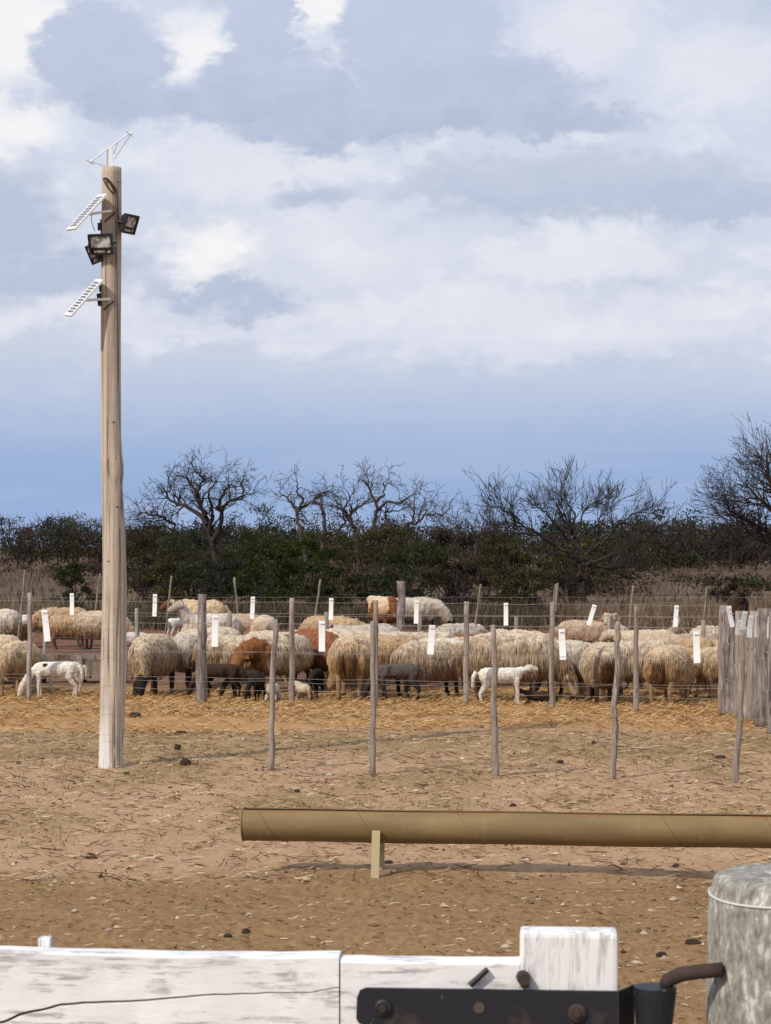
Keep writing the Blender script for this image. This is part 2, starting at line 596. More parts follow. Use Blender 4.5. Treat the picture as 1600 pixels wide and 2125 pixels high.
def f_vcol(bs=0.0, ns=30, amp=0.25):
    def fn(t, b):
        c = attr(t)
        n = t.noise(ocoord(t), ns, 4, 0.6)
        x = t.n('ShaderNodeHueSaturation')
        t.put(x.inputs['Color'], c)
        t.put(x.inputs['Value'], t.remap(n, 0.3, 0.7, 1 - amp, 1 + amp))
        if bs > 0:
            bump(t, b, n, bs, 0.02)
        return x.outputs[0]
    return fn


M_wool = material('wool', f_vcol(0.5, 26, 0.2), 0.98, 0.05)
M_lock = material('wool_locks', lambda t, b: attr(t), 0.98, 0.05)
M_bark = material('grey_bark', lambda t, b: t.mix(t.noise(ocoord(t), 3, 4), (.045, .037, .034, 1), (.10, .082, .072, 1)), 0.95, 0.1)
M_darkbark = material('dark_bark', lambda t, b: t.mix(t.noise(ocoord(t), 3, 4), (.028, .023, .022, 1), (.065, .053, .048, 1)), 0.95, 0.1)
M_strawm = material('straw', lambda t, b: attr(t), 0.85, 0.15)
M_clod = material('dung', lambda t, b: t.mix(t.noise(ocoord(t), 30, 4), (.018, .013, .010, 1), (.07, .05, .038, 1)), 0.95, 0.1)
M_stone = material('pale_chips', lambda t, b: attr(t), 0.95, 0.1)


def leaf_mat(name):
    m = bpy.data.materials.new(name)
    m.use_nodes = True
    t = NT(m.node_tree)
    c = attr(t)
    d = t.n('ShaderNodeBsdfDiffuse')
    t.put(d.inputs[0], c)
    tr = t.n('ShaderNodeBsdfTranslucent')
    t.put(tr.inputs[0], c)
    mx = t.n('ShaderNodeMixShader')
    mx.inputs[0].default_value = 0.25
    t.put(mx.inputs[1], d.outputs[0])
    t.put(mx.inputs[2], tr.outputs[0])
    o = t.n('ShaderNodeOutputMaterial')
    t.put(o.inputs[0], mx.outputs[0])
    return m


M_leaf = leaf_mat('leaves')


# ------------------------------------------------------------------ ground
def gz(x, y):
    """ground height (arrays)"""
    x = np.asarray(x, float)
    y = np.asarray(y, float)
    p = np.stack([x, y, np.zeros_like(x)], -1).reshape(-1, 3)
    fade = np.clip((60 - y) / 30, 0, 1).ravel()
    h = ((fbm(p * 1.1, 3) - .5) * 0.05 + (fbm(p * 5.0, 3) - .5) * 0.045 + (fbm(p * np.array([9.0, 7.0, 1]) + 60, 2) - .5) * 0.018) * fade
    yy = y.ravel()
    strawm = np.clip((yy - 22.2) / 1.0, 0, 1) * np.clip((26.0 - yy) / 1.0, 0, 1)
    h += strawm * (fbm(p * np.array([1.6, 2.4, 1]) + 31, 4) - .35) * 0.13
    h *= np.clip((yy - 1.5) / 2, 0, 1)
    return h.reshape(x.shape)


def gzp(x, y):
    return float(gz(np.array([x]), np.array([y]))[0])


def build_ground():
    ys = [-3000, -600, -120, -30, -8, 0, 1.5, 3, 4.5]
    while ys[-1] < 62:
        ys.append(ys[-1] * 1.0075)
    while ys[-1] < 9000:
        ys.append(ys[-1] * 1.07)
    ys = np.array(ys)
    inner = np.linspace(-1, 1, 151)
    rows = []
    for y in ys:
        hw = 2.4 + 0.25 * max(y, 0)
        ext = np.array([2, 8, 30, 120, 600, 4000.0])
        x = np.concatenate([-(hw + ext[::-1]), inner * hw, hw + ext])
        rows.append(x)
    X = np.array(rows)
    Y = np.repeat(ys[:, None], X.shape[1], 1)
    Z = gz(X, Y)
    Z[:, :6] = 0
    Z[:, -6:] = 0
    v = np.stack([X, Y, Z], -1).reshape(-1, 3)
    nr, nc = X.shape
    a = (np.arange(nr - 1)[:, None] * nc + np.arange(nc - 1)[None]).ravel()
    f = np.stack([a, a + 1, a + nc + 1, a + nc], -1)
    o = obj('ground', mesh('ground', v, f, M_ground, True))
    o['kind'] = 'structure'


build_ground()


def scatter_cards(n, pts, L, W, cols, name, mat, label, cat, flat=0.3, lift=0.01, stand=False):
    """thin blades: pts (n,3) roots; lying or standing"""
    a = rng.uniform(0, 2 * np.pi, n)
    el = rng.uniform(0, flat, n) if not stand else rng.uniform(0.7, 1.5, n)
    d = np.stack([np.cos(a) * np.cos(el), np.sin(a) * np.cos(el), np.sin(el)], -1)
    s = np.stack([-np.sin(a), np.cos(a), np.zeros(n)], -1) * (W / 2)[:, None]
    r = pts + np.array([0, 0, lift])
    t = r + d * L[:, None]
    m = (r + t) / 2 + rng.normal(0, 1, (n, 3)) * (L * 0.07)[:, None]
    if stand:
        v = np.stack([r - s, r + s, m + s * .7, m - s * .7, t], 1)
        f = np.arange(n)[:, None] * 5
        faces = [(i, i + 1, i + 2, i + 3) for i in f.ravel().tolist()] + [(i + 3, i + 2, i + 4) for i in f.ravel().tolist()]
        v = v.reshape(-1, 3)
        c = np.repeat(cols, 5, 0)
    else:
        up = np.array([0, 0, 1.0])
        s2 = s * .8 + up * (W * .35)[:, None]
        v = np.stack([r - s2, r + s2, m + s2, m - s2, t + s2 * .6, t - s2 * .6], 1).reshape(-1, 3)
        f = (np.arange(n) * 6).tolist()
        faces = [(i, i + 1, i + 2, i + 3) for i in f] + [(i + 3, i + 2, i + 4, i + 5) for i in f]
        c = np.repeat(cols, 6, 0)
    o = obj(name, mesh(name, v, faces, mat, False, c))
    return tag(o, label, cat, kind='stuff')


def pick(cols, n, jit=0.15):
    cols = np.array(cols)
    c = cols[rng.integers(0, len(cols), n)]
    return c * rng.uniform(1 - jit, 1 + jit, (n, 1))


def ground_points(n, y0, y1, hw=0.19, extra=1.0):
    # more points nearer would be wasted: even cover over the strip in view
    u = rng.uniform(y0 ** 2, y1 ** 2, n) ** 0.5
    x = rng.uniform(-1, 1, n) * (hw * u + extra)
    return x, u


def litter():
    n = 30000
    x, y = ground_points(n, 21.3, 28.6)
    keep = fbm(np.stack([x * .9, y * 1.5, 0 * x], -1), 3) > rng.uniform(.30, .66, n) - 0.16 * np.clip(y - 23.0, -1.4, 1)
    x, y = x[keep], y[keep]
    n = len(x)
    pts = np.stack([x, y, gz(x, y)], -1)
    scatter_cards(n, pts, rng.uniform(.04, .15, n), rng.uniform(.004, .009, n), pick([(.48, .305, .135), (.41, .245, .10), (.55, .385, .20), (.31, .17, .07)], n),
                  'loose_straw', M_strawm, 'golden loose straw strewn along the front of the corral', 'straw', 0.45, 0.012)
    n = 9000
    x, y = ground_points(n, 12.2, 22.2)
    pts = np.stack([x, y, gz(x, y)], -1)
    scatter_cards(n, pts, rng.uniform(.03, .14, n), rng.uniform(.004, .010, n), pick([(.42, .31, .19), (.34, .23, .135), (.17, .10, .06), (.40, .29, .15), (.48, .37, .25)], n),
                  'plant_litter', M_strawm, 'broken dry stalks lying on the pale trampled soil', 'litter', 0.3, 0.006)
    n = 3800
    x, y = ground_points(n, 5.0, 12.4, 0.19, .3)
    pts = np.stack([x, y, gz(x, y)], -1)
    scatter_cards(n, pts, rng.uniform(.012, .06, n), rng.uniform(.003, .008, n), pick([(.36, .26, .16), (.28, .18, .10), (.13, .08, .045), (.42, .33, .22)], n),
                  'plant_litter', M_strawm, 'fine dry crumbs on the dark brown soil behind the white gate', 'litter', 0.3, 0.004)
    # short dry grass in tufts
    n = 1500
    x, y = ground_points(n, 13.5, 21.8)
    keep = (fbm(np.stack([x * .5, y * .5, 0 * x + 5], -1), 3) > .52) | (rng.uniform(0, 1, n) < .06)
    x, y = x[keep], y[keep]
    k = 9
    x = np.repeat(x, k) + rng.normal(0, .035, len(x) * k)
    y = np.repeat(y, k) + rng.normal(0, .05, len(y) * k)
    n = len(x)
    pts = np.stack([x, y, gz(x, y)], -1)
    scatter_cards(n, pts, rng.uniform(.015, .055, n), rng.uniform(.004, .008, n), pick([(.22, .19, .08), (.30, .24, .11), (.36, .28, .14), (.17, .16, .06)], n),
                  'short_grass', M_strawm, 'short dry olive grass in sparse tufts between pole and fence', 'grass', stand=True, lift=-.004)

    # small stones and crumbs
    def chips(n, y0, y1, s0, s1, cols, name, label):
        x, y = ground_points(n, y0, y1, .19, .3)
        z = gz(x, y)
        s = s0 * (s1 / s0) ** (rng.uniform(0, 1, n) ** 2.5)
        base = np.array([(1, 0, 0), (0, 1, 0), (-1, 0, 0), (0, -1, 0), (.3, .2, .62), (0, 0, -.4)])
        ang = rng.uniform(0, 6.28, n)
        R = np.zeros((n, 2, 2))
        R[:, 0, 0] = np.cos(ang)
        R[:, 0, 1] = -np.sin(ang)
        R[:, 1, 0] = np.sin(ang)
        R[:, 1, 1] = np.cos(ang)
        b = base[None] * rng.uniform(.6, 1.3, (n, 6, 3)) * s[:, None, None]
        b[:, :, :2] = np.einsum('nij,nkj->nki', R, b[:, :, :2] * np.array([1.3, .8]))
        v = b + np.stack([x, y, z + s * .1], -1)[:, None]
        q = (np.arange(n) * 6).tolist()
        f = []
        for i in q:
            f += [(i, i + 1, i + 4), (i + 1, i + 2, i + 4), (i + 2, i + 3, i + 4), (i + 3, i, i + 4), (i + 1, i, i + 5), (i + 2, i + 1, i + 5), (i + 3, i + 2, i + 5), (i, i + 3, i + 5)]
        o = obj(name, mesh(name, v.reshape(-1, 3), f, M_stone, False, np.repeat(pick(cols, n), 6, 0)))
        tag(o, label, 'stones', kind='stuff')
    chips(1900, 5, 22, .005, .030, [(.46, .36, .26), (.52, .43, .33), (.40, .30, .20)], 'stone_chips', 'pale stone chips scattered over the bare ground')
    chips(2600, 5, 23, .005, .022, [(.07, .045, .028), (.12, .08, .05), (.16, .10, .06)], 'dung_crumbs', 'dark dung crumbs scattered over the bare ground')


litter()

# ------------------------------------------------------------------ light pole with lamps and panels
DP = 18.8


def build_pole():
    prof = [(348, 211, 252), (420, 210.5, 252), (520, 210, 251.5), (600, 209, 251), (700, 209, 251), (800, 209, 251), (900, 210, 251.5), (940, 210, 253), (965, 210.5, 256.5),
            (985, 211, 256.5), (1005, 211, 254), (1050, 212, 257), (1100, 213, 260), (1200, 214, 263), (1300, 211.5, 263), (1400, 209, 262), (1500, 207.5, 258.5), (1560, 206, 256), (1592, 205, 257)]
    ysp = np.linspace(348, 1592, 110)
    L = np.interp(ysp, [p[0] for p in prof], [p[1] for p in prof])
    R = np.interp(ysp, [p[0] for p in prof], [p[2] for p in prof])
    base = P(231, DP, 0)
    root = thing('light_pole', 'tall bare wooden pole with whitewashed foot standing left of the fence', 'pole', base)
    n = 28
    v, f = [], []
    for i, py in enumerate(ysp):
        c = Q((L[i] + R[i]) / 2, py, DP) - base
        r = (R[i] - L[i]) / 2 / F * DP
        if i == 0:
            top = c
        for k in range(n):
            a = 2 * math.pi * k / n
            p = np.array([[math.cos(a) * 3, math.sin(a) * 3, c.z * .9], [math.cos(a) * 9 + 5, math.sin(a) * 9, c.z * .7]])
            nn = vnoise(p)
            g = 1 + (nn[0] - .5) * .05 + (nn[1] - .5) * .05
            # one long drying crack left of the middle
            ca = math.radians(238 + 10 * math.sin(c.z * 1.3))
            da = abs((a - ca + math.pi) % (2 * math.pi) - math.pi)
            if da < .12 and c.z < 4.0:
                g -= .06
            v.append((c.x + r * g * math.cos(a), c.y + r * g * math.sin(a), c.z - (0.06 if i == len(ysp) - 1 else 0)))
    for i in range(len(ysp) - 1):
        for k in range(n):
            a, b = i * n + k, i * n + (k + 1) % n
            f.append((a, a + n, b + n, b))
    f.append(tuple(range(n)))
    obj('shaft', mesh('shaft', v, f, M_pole, True), root)
    for (kx, ky, s) in ((243, 1052, .012), (236, 876, .01), (240, 1160, .012), (226, 1165, .009), (247, 378, .014), (231, 545, .008)):
        m = MB()
        q = Q(kx, ky, DP - .082) - base
        m.tube([q + Vector((-s * 1.6, 0, 0)), q + Vector((0, -.006, .002)), q + Vector((s * 1.6, 0, .002))], [.002, .006, .002], 6)
        m.build('knot', M_gapdark, root)


build_pole()


def lamp_frame_basis(yaw, pitch):
    """forward vector of a lamp: yaw 0 = towards the camera, + = right; pitch down"""
    fw = Vector((math.sin(yaw) * math.cos(pitch), -math.cos(yaw) * math.cos(pitch), -math.sin(pitch)))
    rt = Vector((math.cos(yaw), math.sin(yaw), 0))
    up = rt.cross(-fw)
    up = fw.cross(rt) * -1 if up.z < 0 else up
    return fw, rt, up.normalized()


def floodlight(px, py, dy, w_, h_, yaw, pitch, label, mount):
    c = Q(px, py, DP + dy)
    fw, rt, up = lamp_frame_basis(rad(yaw), rad(pitch))
    root = thing('floodlight', label, 'floodlight', c, group='floodlights on the pole')
    t = .03
    m = MB()
    m.obox(fw * -.012, rt * (w_ / 2 * .94), up * (h_ / 2 * .94), fw * .012)
    for k in range(7):
        m.obox(rt * (w_ * (-.36 + .12 * k)) - fw * (.024 + t / 2 - .001), rt * .004, up * (h_ * .38), fw * (t / 2))
    m.build('housing', M_black, root)
    m = MB()
    b = .018
    m.obox(up * (h_ / 2 - b / 2), rt * (w_ / 2), up * (b / 2), fw * .018)
    m.obox(up * (-h_ / 2 + b / 2), rt * (w_ / 2), up * (b / 2), fw * .018)
    m.obox(rt * (w_ / 2 - b / 2), rt * (b / 2), up * (h_ / 2 - b), fw * .018)
    m.obox(rt * (-w_ / 2 + b / 2), rt * (b / 2), up * (h_ / 2 - b), fw * .018)
    m.obox(up * (-h_ * .2), rt * (w_ / 2 - b), up * .006, fw * .018)
    m.build('frame', M_black, root)
    m = MB()
    m.obox(up * (h_ * .13) + fw * .003, rt * (w_ / 2 - b), up * (h_ * .28), fw * .004)
    m.build('lens', M_lens, root)
    m = MB()
    m.obox(up * (-h_ * .33) + fw * .003 - rt * (w_ * .08), rt * (w_ * .24), up * (h_ * .055), fw * .004)
    m.obox(up * (-h_ * .33) + fw * .003 + rt * (w_ * .30), rt * (w_ * .07), up * (h_ * .07), fw * .005)
    m.build('sensor_window', M_lens, root)
    m = MB()
    mt = Q(*mount) - c
    for s in (-1, 1):
        m.tube([rt * (s * (w_ / 2 + .006)), rt * (s * (w_ / 2 + .006)) - fw * .06, rt * (s * w_ * .2) - fw * .085], .007, 6)
    m.tube([rt * (-w_ * .22) - fw * .085, rt * (w_ * .22) - fw * .085], .008, 6)
    m.tube([-fw * .085, mt], .010, 6)
    m.build('bracket', M_black, root)
    return root


floodlight(210, 507, -.16, .215, .175, -14, 18, 'black floodlight facing the camera, below the upper solar panel', (226, 505, DP - .06))
floodlight(194, 527, .0, .20, .17, -66, 24, 'black floodlight turned to the left, half hidden behind the front lamp', (214, 520, DP))
floodlight(269, 465, -.05, .17, .165, 58, 20, 'small floodlight with grey lens on the right side of the pole', (249, 466, DP - .01))


def solar_panel(tl, tr, br, bl, dvec, wy, label, arm_from, mid):
    d0 = DP - .16
    c = Q((tl[0] + br[0]) / 2, (tl[1] + br[1]) / 2, d0)
    s = d0 / F
    u = Vector((((bl[0] + br[0]) - (tl[0] + tr[0])) / 2 * s, dvec, -((bl[1] + br[1]) - (tl[1] + tr[1])) / 2 * s))
    wv = Vector((((tr[0] + br[0]) - (tl[0] + bl[0])) / 2 * s, wy, -((tr[1] + br[1]) - (tl[1] + bl[1])) / 2 * s))
    wv = wv - u * (wv.dot(u) / u.length_squared) * .6
    n = u.cross(wv).normalized()
    if n.y > 0:
        n = -n
    root = thing('solar_panel', label, 'solar panel', c, group='solar panels on the pole')
    m = MB()
    m.obox((0, 0, 0), u / 2, wv / 2, n * .008)
    fr = m.build('frame', M_frame, root)
    for k in range(11):
        m = MB()
        m.obox(u * (-.395 + .079 * k) + n * .0095, u * .024, wv * .33, n * .0025)
        m.build('cell', M_cell, fr)
    m = MB()
    a = Q(*arm_from) - c
    e = -n * .012 + u * .05
    mids = (a + e) / 2
    m.tube([a, mids + Vector((0, 0, .004)), e], .011, 8)
    m.obox(e, u * .06, wv * .12, n * .006)
    m.build('arm', M_frame, root)
    m = MB()
    m.tube([a + Vector((.0, .03, 0)), a + Vector((.03, -.005, -.02)), a + Vector((-.01, -.01, -.05)), a + Vector((-.06, .0, -.09))], .006, 6)
    m.build('cable', M_cable, root)
    return root


solar_panel((199, 401), (222, 403), (162, 480), (135, 477), -.11, -.17, 'upper white framed solar panel beside the pole', (231, 438, DP - .085), 0)
solar_panel((197, 575), (215, 581), (152, 661), (135, 651), -.11, -.15, 'lower white framed solar panel beside the pole', (229, 621, DP - .085), 0)

m = MB()
m.obox(Q(207, 622, DP - .02), (.018, 0, .004), (0, .03, 0), (-.006, 0, .05))
m.obox(Q(209, 598, DP - .02), (.012, 0, .003), (0, .02, 0), (-.004, 0, .03))
tag(m.build('junction_box', M_black), 'small black box on the pole behind the lower solar panel', 'junction box')
m = MB()
m.obox(Q(207, 470, DP - .02), (.016, 0, .003), (0, .02, 0), (0, 0, .03))
m.tube([Q(209, 455, DP - .03), Q(210, 485, DP - .03), Q(213, 498, DP - .05)], .006, 6)
m.tube([Q(190, 440, DP - .14), Q(190, 460, DP - .12), Q(197, 480, DP - .1)], .003, 5)
tag(m.build('junction_box', M_black), 'small black connector above the front floodlight with thin lead', 'junction box')

# coiled cable near the top
m = MB()
dF = DP - .105
for k in range(3):
    pts = []
    for i in range(17):
        a = 2 * math.pi * i / 16
        ex, ey = math.cos(a) * 19, math.sin(a) * (4.0 + k)
        ca, sa = math.cos(.95), math.sin(.95)
        pts.append(Q(226 + ex * ca - ey * sa + k, 385 + ex * sa + ey * ca, dF - k * .004 + .012 * abs(math.cos(a))))
    m.tube(pts, .006, 6, False)
m.tube([Q(238, 388, dF + .01), Q(243, 400, dF + .01), Q(244, 430, dF + .015), Q(246, 455, dF + .03), Q(249, 466, dF + .05)], .006, 6)
tag(m.build('cable_coil', M_cable), 'coiled brown cable hanging near the top of the pole', 'cable')

# aerial on top
root = thing('aerial', 'thin white aerial with slanted boom on top of the pole', 'aerial', Q(230, 350, DP))
b0 = Q(230, 350, DP)
m = MB()
m.tube([Q(222, 352, DP) - b0, Q(223, 309, DP) - b0], .007, 8)
m.build('mast', M_alu, root)
m = MB()
m.obox((Q(231, 328, DP - .01) - b0), (.014, 0, .002), (0, .012, 0), (.006, 0, -.105))
m.build('mast_plate', M_frame, root)
for (pp, r) in (([(186, 336, 0), (205, 323, 0), (228, 306, 0), (250, 290, 0), (270, 276, 0)], .006),):
    m = MB()
    m.tube([Q(x, y, DP + z) - b0 for x, y, z in pp], r, 6)
    m.build('boom', M_frame, root)
for (px, py) in ((186, 336), (268, 278)):
    m = MB()
    q = Q(px, py, DP) - b0
    m.tube([q + Vector((-.012, -.14, -.003)), q + Vector((.012, .14, .006))], .004, 6)
    m.tube([q + Vector((-.012, 0, -.006)), q + Vector((.03, 0, .01))], .007, 6)
    m.build('element', M_frame, root)
for pp in ([(190, 336), (206, 341), (222, 346)], [(270, 281), (252, 308), (238, 330)], [(244, 296), (240, 308), (236, 320)]):
    m = MB()
    m.tube([Q(x, y, DP) - b0 for x, y in pp], .0035, 5)
    m.build('stay', M_alu, root)


# ------------------------------------------------------------------ fences
def rough_post(px_pts, rads, d, mat, parent, rel, n=8, sink=0.05, name='post'):
    """post through photo points at depth d, sunk into the ground at its foot"""
    pts = [Q(x, y, d) for x, y in px_pts]
    pts[0].z = gzp(pts[0].x, pts[0].y) - sink
    # resample
    out, rr = [], []
    for i in range(len(pts) - 1):
        k = 5
        for j in range(k):
            t = j / k
            out.append(pts[i].lerp(pts[i + 1], t))
            rr.append(rads[i] * (1 - t) + rads[i + 1] * t)
    out.append(pts[-1])
    rr.append(rads[-1])
    for i in range(1, len(out) - 1):
        out[i] = out[i] + Vector((random.gauss(0, .0035), random.gauss(0, .0035), 0))
        rr[i] *= random.uniform(.92, 1.08)
    m = MB()
    m.tube([p - rel for p in out], rr, n)
    if rads[0] > .045:
        vv = np.array(m.v)
        cc = np.repeat(np.array([p - rel for p in out]), n, 0)
        an = np.arctan2(vv[:, 1] - cc[:, 1], vv[:, 0] - cc[:, 0])
        k_ = 1 + (fbm(np.stack([np.cos(an) * 3, np.sin(an) * 3 + px_pts[0][0], vv[:, 2] * 1.5], -1), 3) - .5) * .75
        vv[:, :2] = cc[:, :2] + (vv[:, :2] - cc[:, :2]) * k_[:, None]
        m.v = [tuple(q) for q in vv]
    return m.build(name, mat, parent, True)


def wires(ends, zs, parent, rel, name='wire', r=.0022, sag=.012):
    for z in zs:
        pts = []
        for i in range(len(ends) - 1):
            a, b = ends[i], ends[i + 1]
            for j in range(4):
                t = j / 4
                p = a.lerp(b, t)
                pts.append(Vector((p.x, p.y, z - sag * 4 * t * (1 - t) * random.uniform(.5, 1.2))))
        pts.append(Vector((ends[-1].x, ends[-1].y, z)))
        m = MB()
        m.tube([p - rel for p in pts], r, 5)
        m.build(name, M_wire, parent)


def marker(px, y0, y1, d, tilt, label, wire_top, wd=.05, yaw=0.0):
    """white plastic strip with a folded top hung on a wire"""
    c = Q(px, (y0 + y1) / 2, d)
    h = (y1 - y0) / F * d
    m = MB()
    up = Vector((math.sin(tilt), 0, math.cos(tilt)))
    rt = Vector((math.cos(tilt) * math.cos(yaw), math.sin(yaw), -math.sin(tilt)))
    nn = up.cross(rt).normalized()
    # slightly curved strip in 4 segments with thickness, ending in a hooked fold
    rows = []
    for i in range(6):
        t = i / 5
        p = up * (h * (t - .5)) + nn * (.010 * math.sin(t * 3.1) + .002)
        rows.append(p)
    v, f = [], []
    for p in rows:
        ww = wd / 2
        v += [p - rt * ww + nn * .002, p + rt * ww + nn * .002, p + rt * ww - nn * .002, p - rt * ww - nn * .002]
    for i in range(5):
        a = i * 4
        for k in range(4):
            f.append((a + k, a + (k + 1) % 4, a + 4 + (k + 1) % 4, a + 4 + k))
    f += [(3, 2, 1, 0), (20, 21, 22, 23)]
    m.raw(v, f)
    m.tube([up * (h / 2 - .02) - rt * wd * .4 - nn * .006, up * (h / 2 - .02) + rt * wd * .4 - nn * .006], .004, 5)
    o = m.build('marker_strip', M_tag, None, False, c)
    return tag(o, label, 'marker strip', 'white strips hung on the fence wires')


# near fence of thin sticks
nf = thing('wire_fence', 'nearest wire fence of thin crooked grey posts with open ground before it', 'fence', P(1028, 17.73))
rel = nf.location.copy()
near = [([(-20, 1580), (-16, 1272)], 19.0), ([(561, 1598), (565, 1450), (571, 1285)], 18.4), ([(773, 1608), (774, 1450), (774, 1289)], 18.03),
        ([(1029, 1616), (1027, 1530), (1024, 1450), (1027, 1390), (1022, 1297)], 17.73),
        ([(1270, 1614), (1278, 1520), (1273, 1470), (1283, 1400), (1280, 1340), (1284, 1290)], 17.8),
        ([(1524, 1623), (1531, 1540), (1537, 1480), (1540, 1380), (1540, 1306)], 17.47), ([(1800, 1632), (1800, 1315)], 17.2)]
for pts, d in near:
    k = len(pts)
    rough_post(pts, [(.027 - .006 * i / (k - 1)) for i in range(k)], d, M_post, nf, rel)
ends = [P(-20, 19.0)] + [P(231, 18.62)] + [P(p[0][0], d - .035) for p, d in near[1:]]
wires(ends, [1.22, .98, .74, .50, .27], nf, rel, r=.0013)
near_tags = [(95, 1265, 1331, 18.85, -.11, 'tilted white strip left of the tall wooden pole, in front of the grazing sheep'),
             (446, 1276, 1342, 18.45, .02, 'white strip hanging just right of the thick corral post'),
             (668, 1288, 1352, 18.2, .0, 'white strip midway between the two leftmost thin front posts'),
             (895, 1297, 1358, 17.9, .07, 'large white strip between second and third thin front posts'),
             (1167, 1305, 1369, 17.78, -.05, 'large white strip between third and fourth thin front posts'),
             (1446, 1310, 1376, 17.55, -.03, 'large white strip between fourth and fifth thin front posts')]
for px, y0, y1, d, tl, lb in near_tags:
    marker(px, y0, y1, d - .04, tl, lb, None, .052)


def fd(px):
    return base_d(1450 + .02 * px)


# corral front fence
cf = thing('wire_fence', 'corral fence of thicker posts and wires right in front of the flock', 'fence', P(777, fd(777)))
rel = cf.location.copy()
cposts = [(-120, 1225, .03), (60, 1230, .031), (238, 1236, .031), (418, 1233, .058), (606, 1241, .031), (779, 1246, .03), (967, 1248, .031), (1146, 1250, .031), (1320, 1254, .03), (1500, 1256, .042)]
for px, top, r in cposts:
    d = fd(px)
    rough_post([(px, 1450 + .02 * px), (px + random.uniform(-2, 2), (1450 + top) / 2), (px + random.uniform(0, 4), top)], [r * 1.1, r, r * .92], d, M_post if px != 418 else M_post2, cf, rel, sink=.08)
m = MB()
q = Q(1152, 1268, fd(1146)) - rel
m.tube([q, Q(1157, 1210, fd(1146) + .02) - rel], [.018, .016], 6)
m.build('stay_stick', M_stake, cf)
ends = [P(px, fd(px) - r - .004) for px, _, r in cposts]
wires(ends, [1.205, 1.07, .95, .62, .31, .17], cf, rel, r=.0021)
for px, y0, y1, tl, lb in [(149, 1231, 1276, .0, 'small white strip left of the pole, above the sheep by the plank trough'),
                           (321, 1233, 1279, .03, 'small white strip right of the pole, over the big dark faced sheep'),
                           (524, 1238, 1284, .04, 'small white strip left of the second corral post'),
                           (687, 1241, 1286, .02, 'small white strip directly above and right of the larger one at centre left'),
                           (864, 1246, 1294, .03, 'small white strip in front of the dark faced sheep at the back'),
                           (1050, 1251, 1298, .0, 'small white strip against the dark bushes, right of centre'),
                           (1228, 1254, 1298, .30, 'strongly tilted small white strip leaning to the right'),
                           (1403, 1256, 1301, .06, 'small white strip above the lone raised sheep head on the right')]:
    marker(px, y0, y1, fd(px) - .05, tl, lb, None, .05)

# row of thick posts running towards the camera at the corral corner
pal = thing('post_row', 'row of thick rough grey posts at the corral corner, right edge', 'palisade', P(1505, 24.5))
rel = pal.location.copy()
pl = [(1508, 24.45, 1256, .062), (1524, 24.0, 1302, .05), (1537, 23.7, 1268, .07), (1552, 23.4, 1300, .06), (1563, 23.1, 1268, .055), (1573, 22.8, 1310, .05), (1586, 22.5, 1263, .075), (1612, 21.8, 1270, .08), (1640, 21.1, 1270, .07), (1668, 20.4, 1270, .07)]
for px, d, top, r in pl:
    yb = HY + F * HEYE / d
    rough_post([(px + random.uniform(-3, 3), yb), (px + random.uniform(-2, 2), (yb + top) / 2), (px + random.uniform(-2, 2), top)], [r * 1.08, r, r * .9], d, M_post2 if random.random() < .6 else M_post, pal, rel, n=16)
ends = [P(px - 6, d) for px, d, _, r in pl[::3]]
wires(ends, [1.14, .8, .4], pal, rel, r=.004)
for i, (px, y0, y1, d, tl, lb) in enumerate([(1517, 1257, 1302, 24.2, -.17, 'white strip at the left end of the post row'), (1534, 1286, 1318, 23.55, .2, 'short white strip second from left on the post row'),
                                             (1544, 1268, 1320, 23.3, .14, 'white strip third from left on the post row'), (1558, 1277, 1323, 23.0, .10, 'white strip fourth from left on the post row'),
                                             (1573, 1272, 1323, 22.7, .07, 'white strip fifth from left, before the broad post'), (1599, 1280, 1325, 22.2, .04, 'white strip cut by the right picture edge')]):
    marker(px, y0, y1, d - .09, tl, lb, None, .06, .5)

# low fence inside
mf = thing('wire_fence', 'low inner fence of short grey posts amid the flock', 'fence', P(679, 32))
rel = mf.location.copy()
mp = [(93, 1262), (285, 1262), (477, 1268), (679, 1270), (872, 1274), (1072, 1279), (1265, 1283), (1460, 1286), (1650, 1288)]
for px, top in mp:
    yb = HY + F * HEYE / 32
    rough_post([(px, yb), (px + random.uniform(-2, 2), top)], [.034, .03], 32, M_post, mf, rel)
ends = [P(px, 31.95) for px, _ in mp]
wires(ends, [.86, .55, .25], mf, rel, r=.0018)

# far fence with leaning stakes
bf = thing('wire_fence', 'rear fence of long leaning thin stakes before the bushes', 'fence', P(660, 40))
rel = bf.location.copy()
bp = [(36, 52, 1183), (188, 208, 1190), (340, 356, 1195), (502, 486, 1198), (645, 665, 1202), (980, 998, 1212), (1144, 1153, 1212), (1302, 1314, 1215), (1455, 1467, 1218), (1630, 1632, 1222)]
for xb, xt, top in bp:
    yb = HY + F * HEYE / 40
    rough_post([(xb, yb), ((xb + xt) / 2, (yb + top) / 2), (xt, top)], [.024, .022, .018], 40, M_stake, bf, rel)
rough_post([(830, HY + F * HEYE / 40), (832, 1270), (834, 1240), (832, 1206)], [.075, .07, .062, .075], 40, M_post2, bf, rel, 10)
ends = [P(xb, 39.95) for xb, _, _ in bp]
wires(ends, [.95, .6], bf, rel, r=.002)

